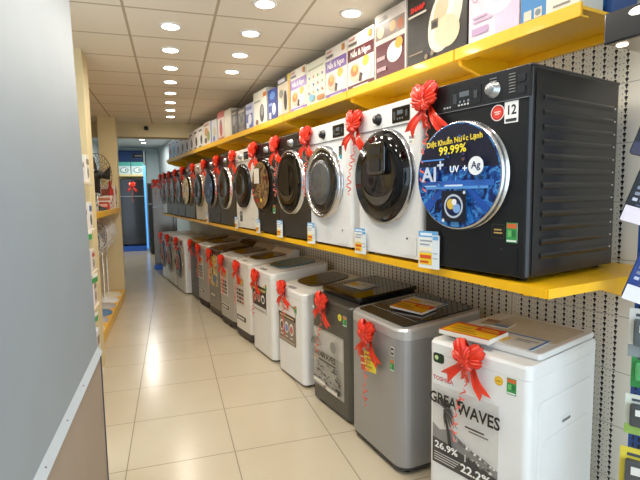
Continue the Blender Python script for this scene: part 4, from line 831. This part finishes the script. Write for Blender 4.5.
for y, wd, hh, c, c2, lb in goods:
    mb = MB(); mb.box((-.22, -wd/2, 0), (0, wd/2, hh), ink(c), .004); mb.print_((0, -wd/2, 0), (0, 1, 0), (0, 0, 1), wd, hh, [('r', .1, .6, .9, .85, c2), ('r', .15, .2, .7, .3, c2)], .0006)
    mb.print_((-.22, -wd/2, 0), (1, 0, 0), (0, 0, 1), .22, hh, [('r', .1, .5, .9, .85, c2)], .0006)
    o = tag(mb.build('small_box'), lb, 'box', 'small boxes on the upper yellow deck'); o.location = (-.81, y, 1.48)

# ------------------------------------------------------------------ far end: fridges and shelf
def fridge(x0, x1, y, d, h, col, split, label, metal=.3):
    t = empty('fridge', label, 'fridge', 'fridges at the far end', ((x0+x1)/2, y, 0)); hw = (x1-x0)/2; m_ = mat(col, .22, metal=metal, coat=.4, grain=.03)
    MB().box((-hw, .05, .03), (hw, d, h), m_, .006).build('body', t)
    for z0, z1 in ((.05, split-.006), (split+.006, h-.004)):
        dd = MB().box((-hw+.002, -.01, z0), (hw-.002, .045, z1), m_, .012).build('door', t)
        MB().box((hw-.09, -.03, max(z0+.06, z1-.55) if z0 < .1 else z0+.05), (hw-.07, -.008, z1-.08 if z0 < .1 else z0+.30), mat('#4a4a4c', .25, metal=.7), .004).build('door_handle', dd)
    MB().box((-hw+.004, -.012, split-.012), (hw-.004, 0.03, split+.012), mat('#8f9296', .3, metal=.7)).build('trim_strip', t)
    for fx in (-hw+.07, hw-.07): MB().box((fx-.03, .05, 0), (fx+.03, d-.05, .04), M_RUBBER).build('foot', t)
    return t
fb = fridge(-1.47, -.74, 15.5, .7, 2.05, '#0e0f12', 1.52, 'black two-door fridge under the far shelf')
fd = fridge(-.62, -.30, 14.3, .7, 2.05, '#1d1a1c', 1.45, 'dark fridge half hidden behind the grey one')
fg = fridge(-.41, .12, 11.5, .68, 2.04, '#6b645b', 1.42, 'tall grey fridge standing past the end of the washer rows', .4)
MB0 = None
for f_, x, z, lb, sc in ((fb, .0, 2.0, 'red ribbon bow on the black far fridge', 1.35), (fg, -.17, 1.97, 'red ribbon bow on the grey fridge', 1.0)):
    o = bow(0, 0, 0, 0, lb, 'red bows on the fridges', sc); o.location = local_pt(f_, x, -.014, z); o.rotation_euler = (0, 0, 0)
def plinth(x0, x1, y, d, h, label):
    o = tag(MB().box((x0, y, 0), (x1, y+d, h), mat('#2160c4', .35, grain=.03), .004).build('blue_plinth'), label, 'plinth', 'blue plinths'); return o
fb.location.z = .16; fd.location.z = .001
plinth(-1.52, -.70, 15.42, .8, .158, 'bright blue plinth under the black fridge')
plinth(-.42, -.12, 11.25, .2, .10, 'low blue block at the foot of the grey fridge')
t = empty('light_column', 'slim glowing blue post between the far fridges', 'light', None, (-.71, 15.2, 0))
MB().box((-.05, 0, 0), (.03, .06, 2.6), mat('#7fb4e0', .4, grain=.02)).build('housing', t)
MB().box((-.025, -.006, .1), (.005, .002, 2.55), mat('#3f94ea', .4, grain=0, emit=1.6)).build('light_strip', t)
t = empty('far_shelf', 'pale shelf with blue back above the black fridge', 'shelf', None, (-1.14, 15.9, 0))
MB().box((-.46, -.1, 2.30), (.42, .68, 2.36), mat('#e6d59a', .5)).build('deck', t)
MB().box((-.46, .62, 2.36), (.42, .66, 3.15), mat('#27508e', .5)).build('back_panel', t)
MB().box((.38, 0, 2.36), (.42, .66, 3.1), mat('#7a8a8a', .5)).build('side_panel', t)
MB().box((-.46, .36, 0), (.42, .40, 2.3), mat('#c9b98c', .6)).build('lower_panel', t)
o = tag(MB().box((0, 0, 0), (.36, .02, .14), ink('#10131c')).print_((0, 0, 0), (1, 0, 0), (0, 0, 1), .36, .14, [('r', .2, .35, .8, .6, '#9aa4b8')], .001).build('far_sign'), 'small dark sign on the blue back of the far shelf', 'sign'); o.location = (-1.12, 16.495, 2.92)
for i, (x, lb) in enumerate(((-1.52, 'left'), (-1.13, 'right'))):
    mb = MB(); mb.box((0, 0, 0), (.37, .3, .38), ink('#c9e0e2'), .004); mb.print_((0, 0, 0), (1, 0, 0), (0, 0, 1), .37, .38, [('r', 0, .68, 1, 1, '#4fa8a0'), ('e', .5, .34, .36, '#8fb0b4', .24), ('e', .5, .36, .24, '#e8f0f0', .15), ('c', .62, .36, .07, '#37696e')], .001)
    o = tag(mb.build('teal_carton'), 'white and teal carton on the far shelf, %s of the pair' % lb, 'carton', 'teal cartons on the far shelf'); o.location = (x, 15.86, 2.36)
for i, (x, c) in enumerate(((-1.5, '#8fa0a8'), (-1.3, '#2a2c34'), (-1.0, '#2a2c34'))):
    mb = MB(); mb.lathe([(.07, 0), (.08, .1), (.07, .3), (.03, .36)], (0, 0, 0), (0, 0, 1), mat(c, .3), n=18); mb.tube([(.07, 0, .28), (.12, 0, .26), (.13, 0, .18), (.08, 0, .08)], .012, mat(c, .3))
    o = tag(mb.build('electric_kettle'), ['grey kettle on the far shelf', 'black kettle at the middle of the far shelf', 'black kettle on the right of the far shelf'][i], 'kettle', 'kettles on the far shelf'); o.location = (x, 16.36, 2.36)

# ------------------------------------------------------------------ daylight from the shop front behind the camera
wd_ = bpy.data.worlds.new('daylight'); SC.world = wd_; wd_.use_nodes = True
bg = wd_.node_tree.nodes['Background']; bg.inputs[0].default_value = (.72, .86, 1., 1); bg.inputs[1].default_value = 3.3
SC.view_settings.view_transform = 'Standard'; SC.view_settings.look = 'None'; SC.view_settings.gamma = 1; SC.view_settings.use_curve_mapping = False
SC.view_settings.exposure = 0.13
SC.cycles.use_denoising = True; SC.cycles.max_bounces = 8; SC.cycles.sample_clamp_indirect = 8
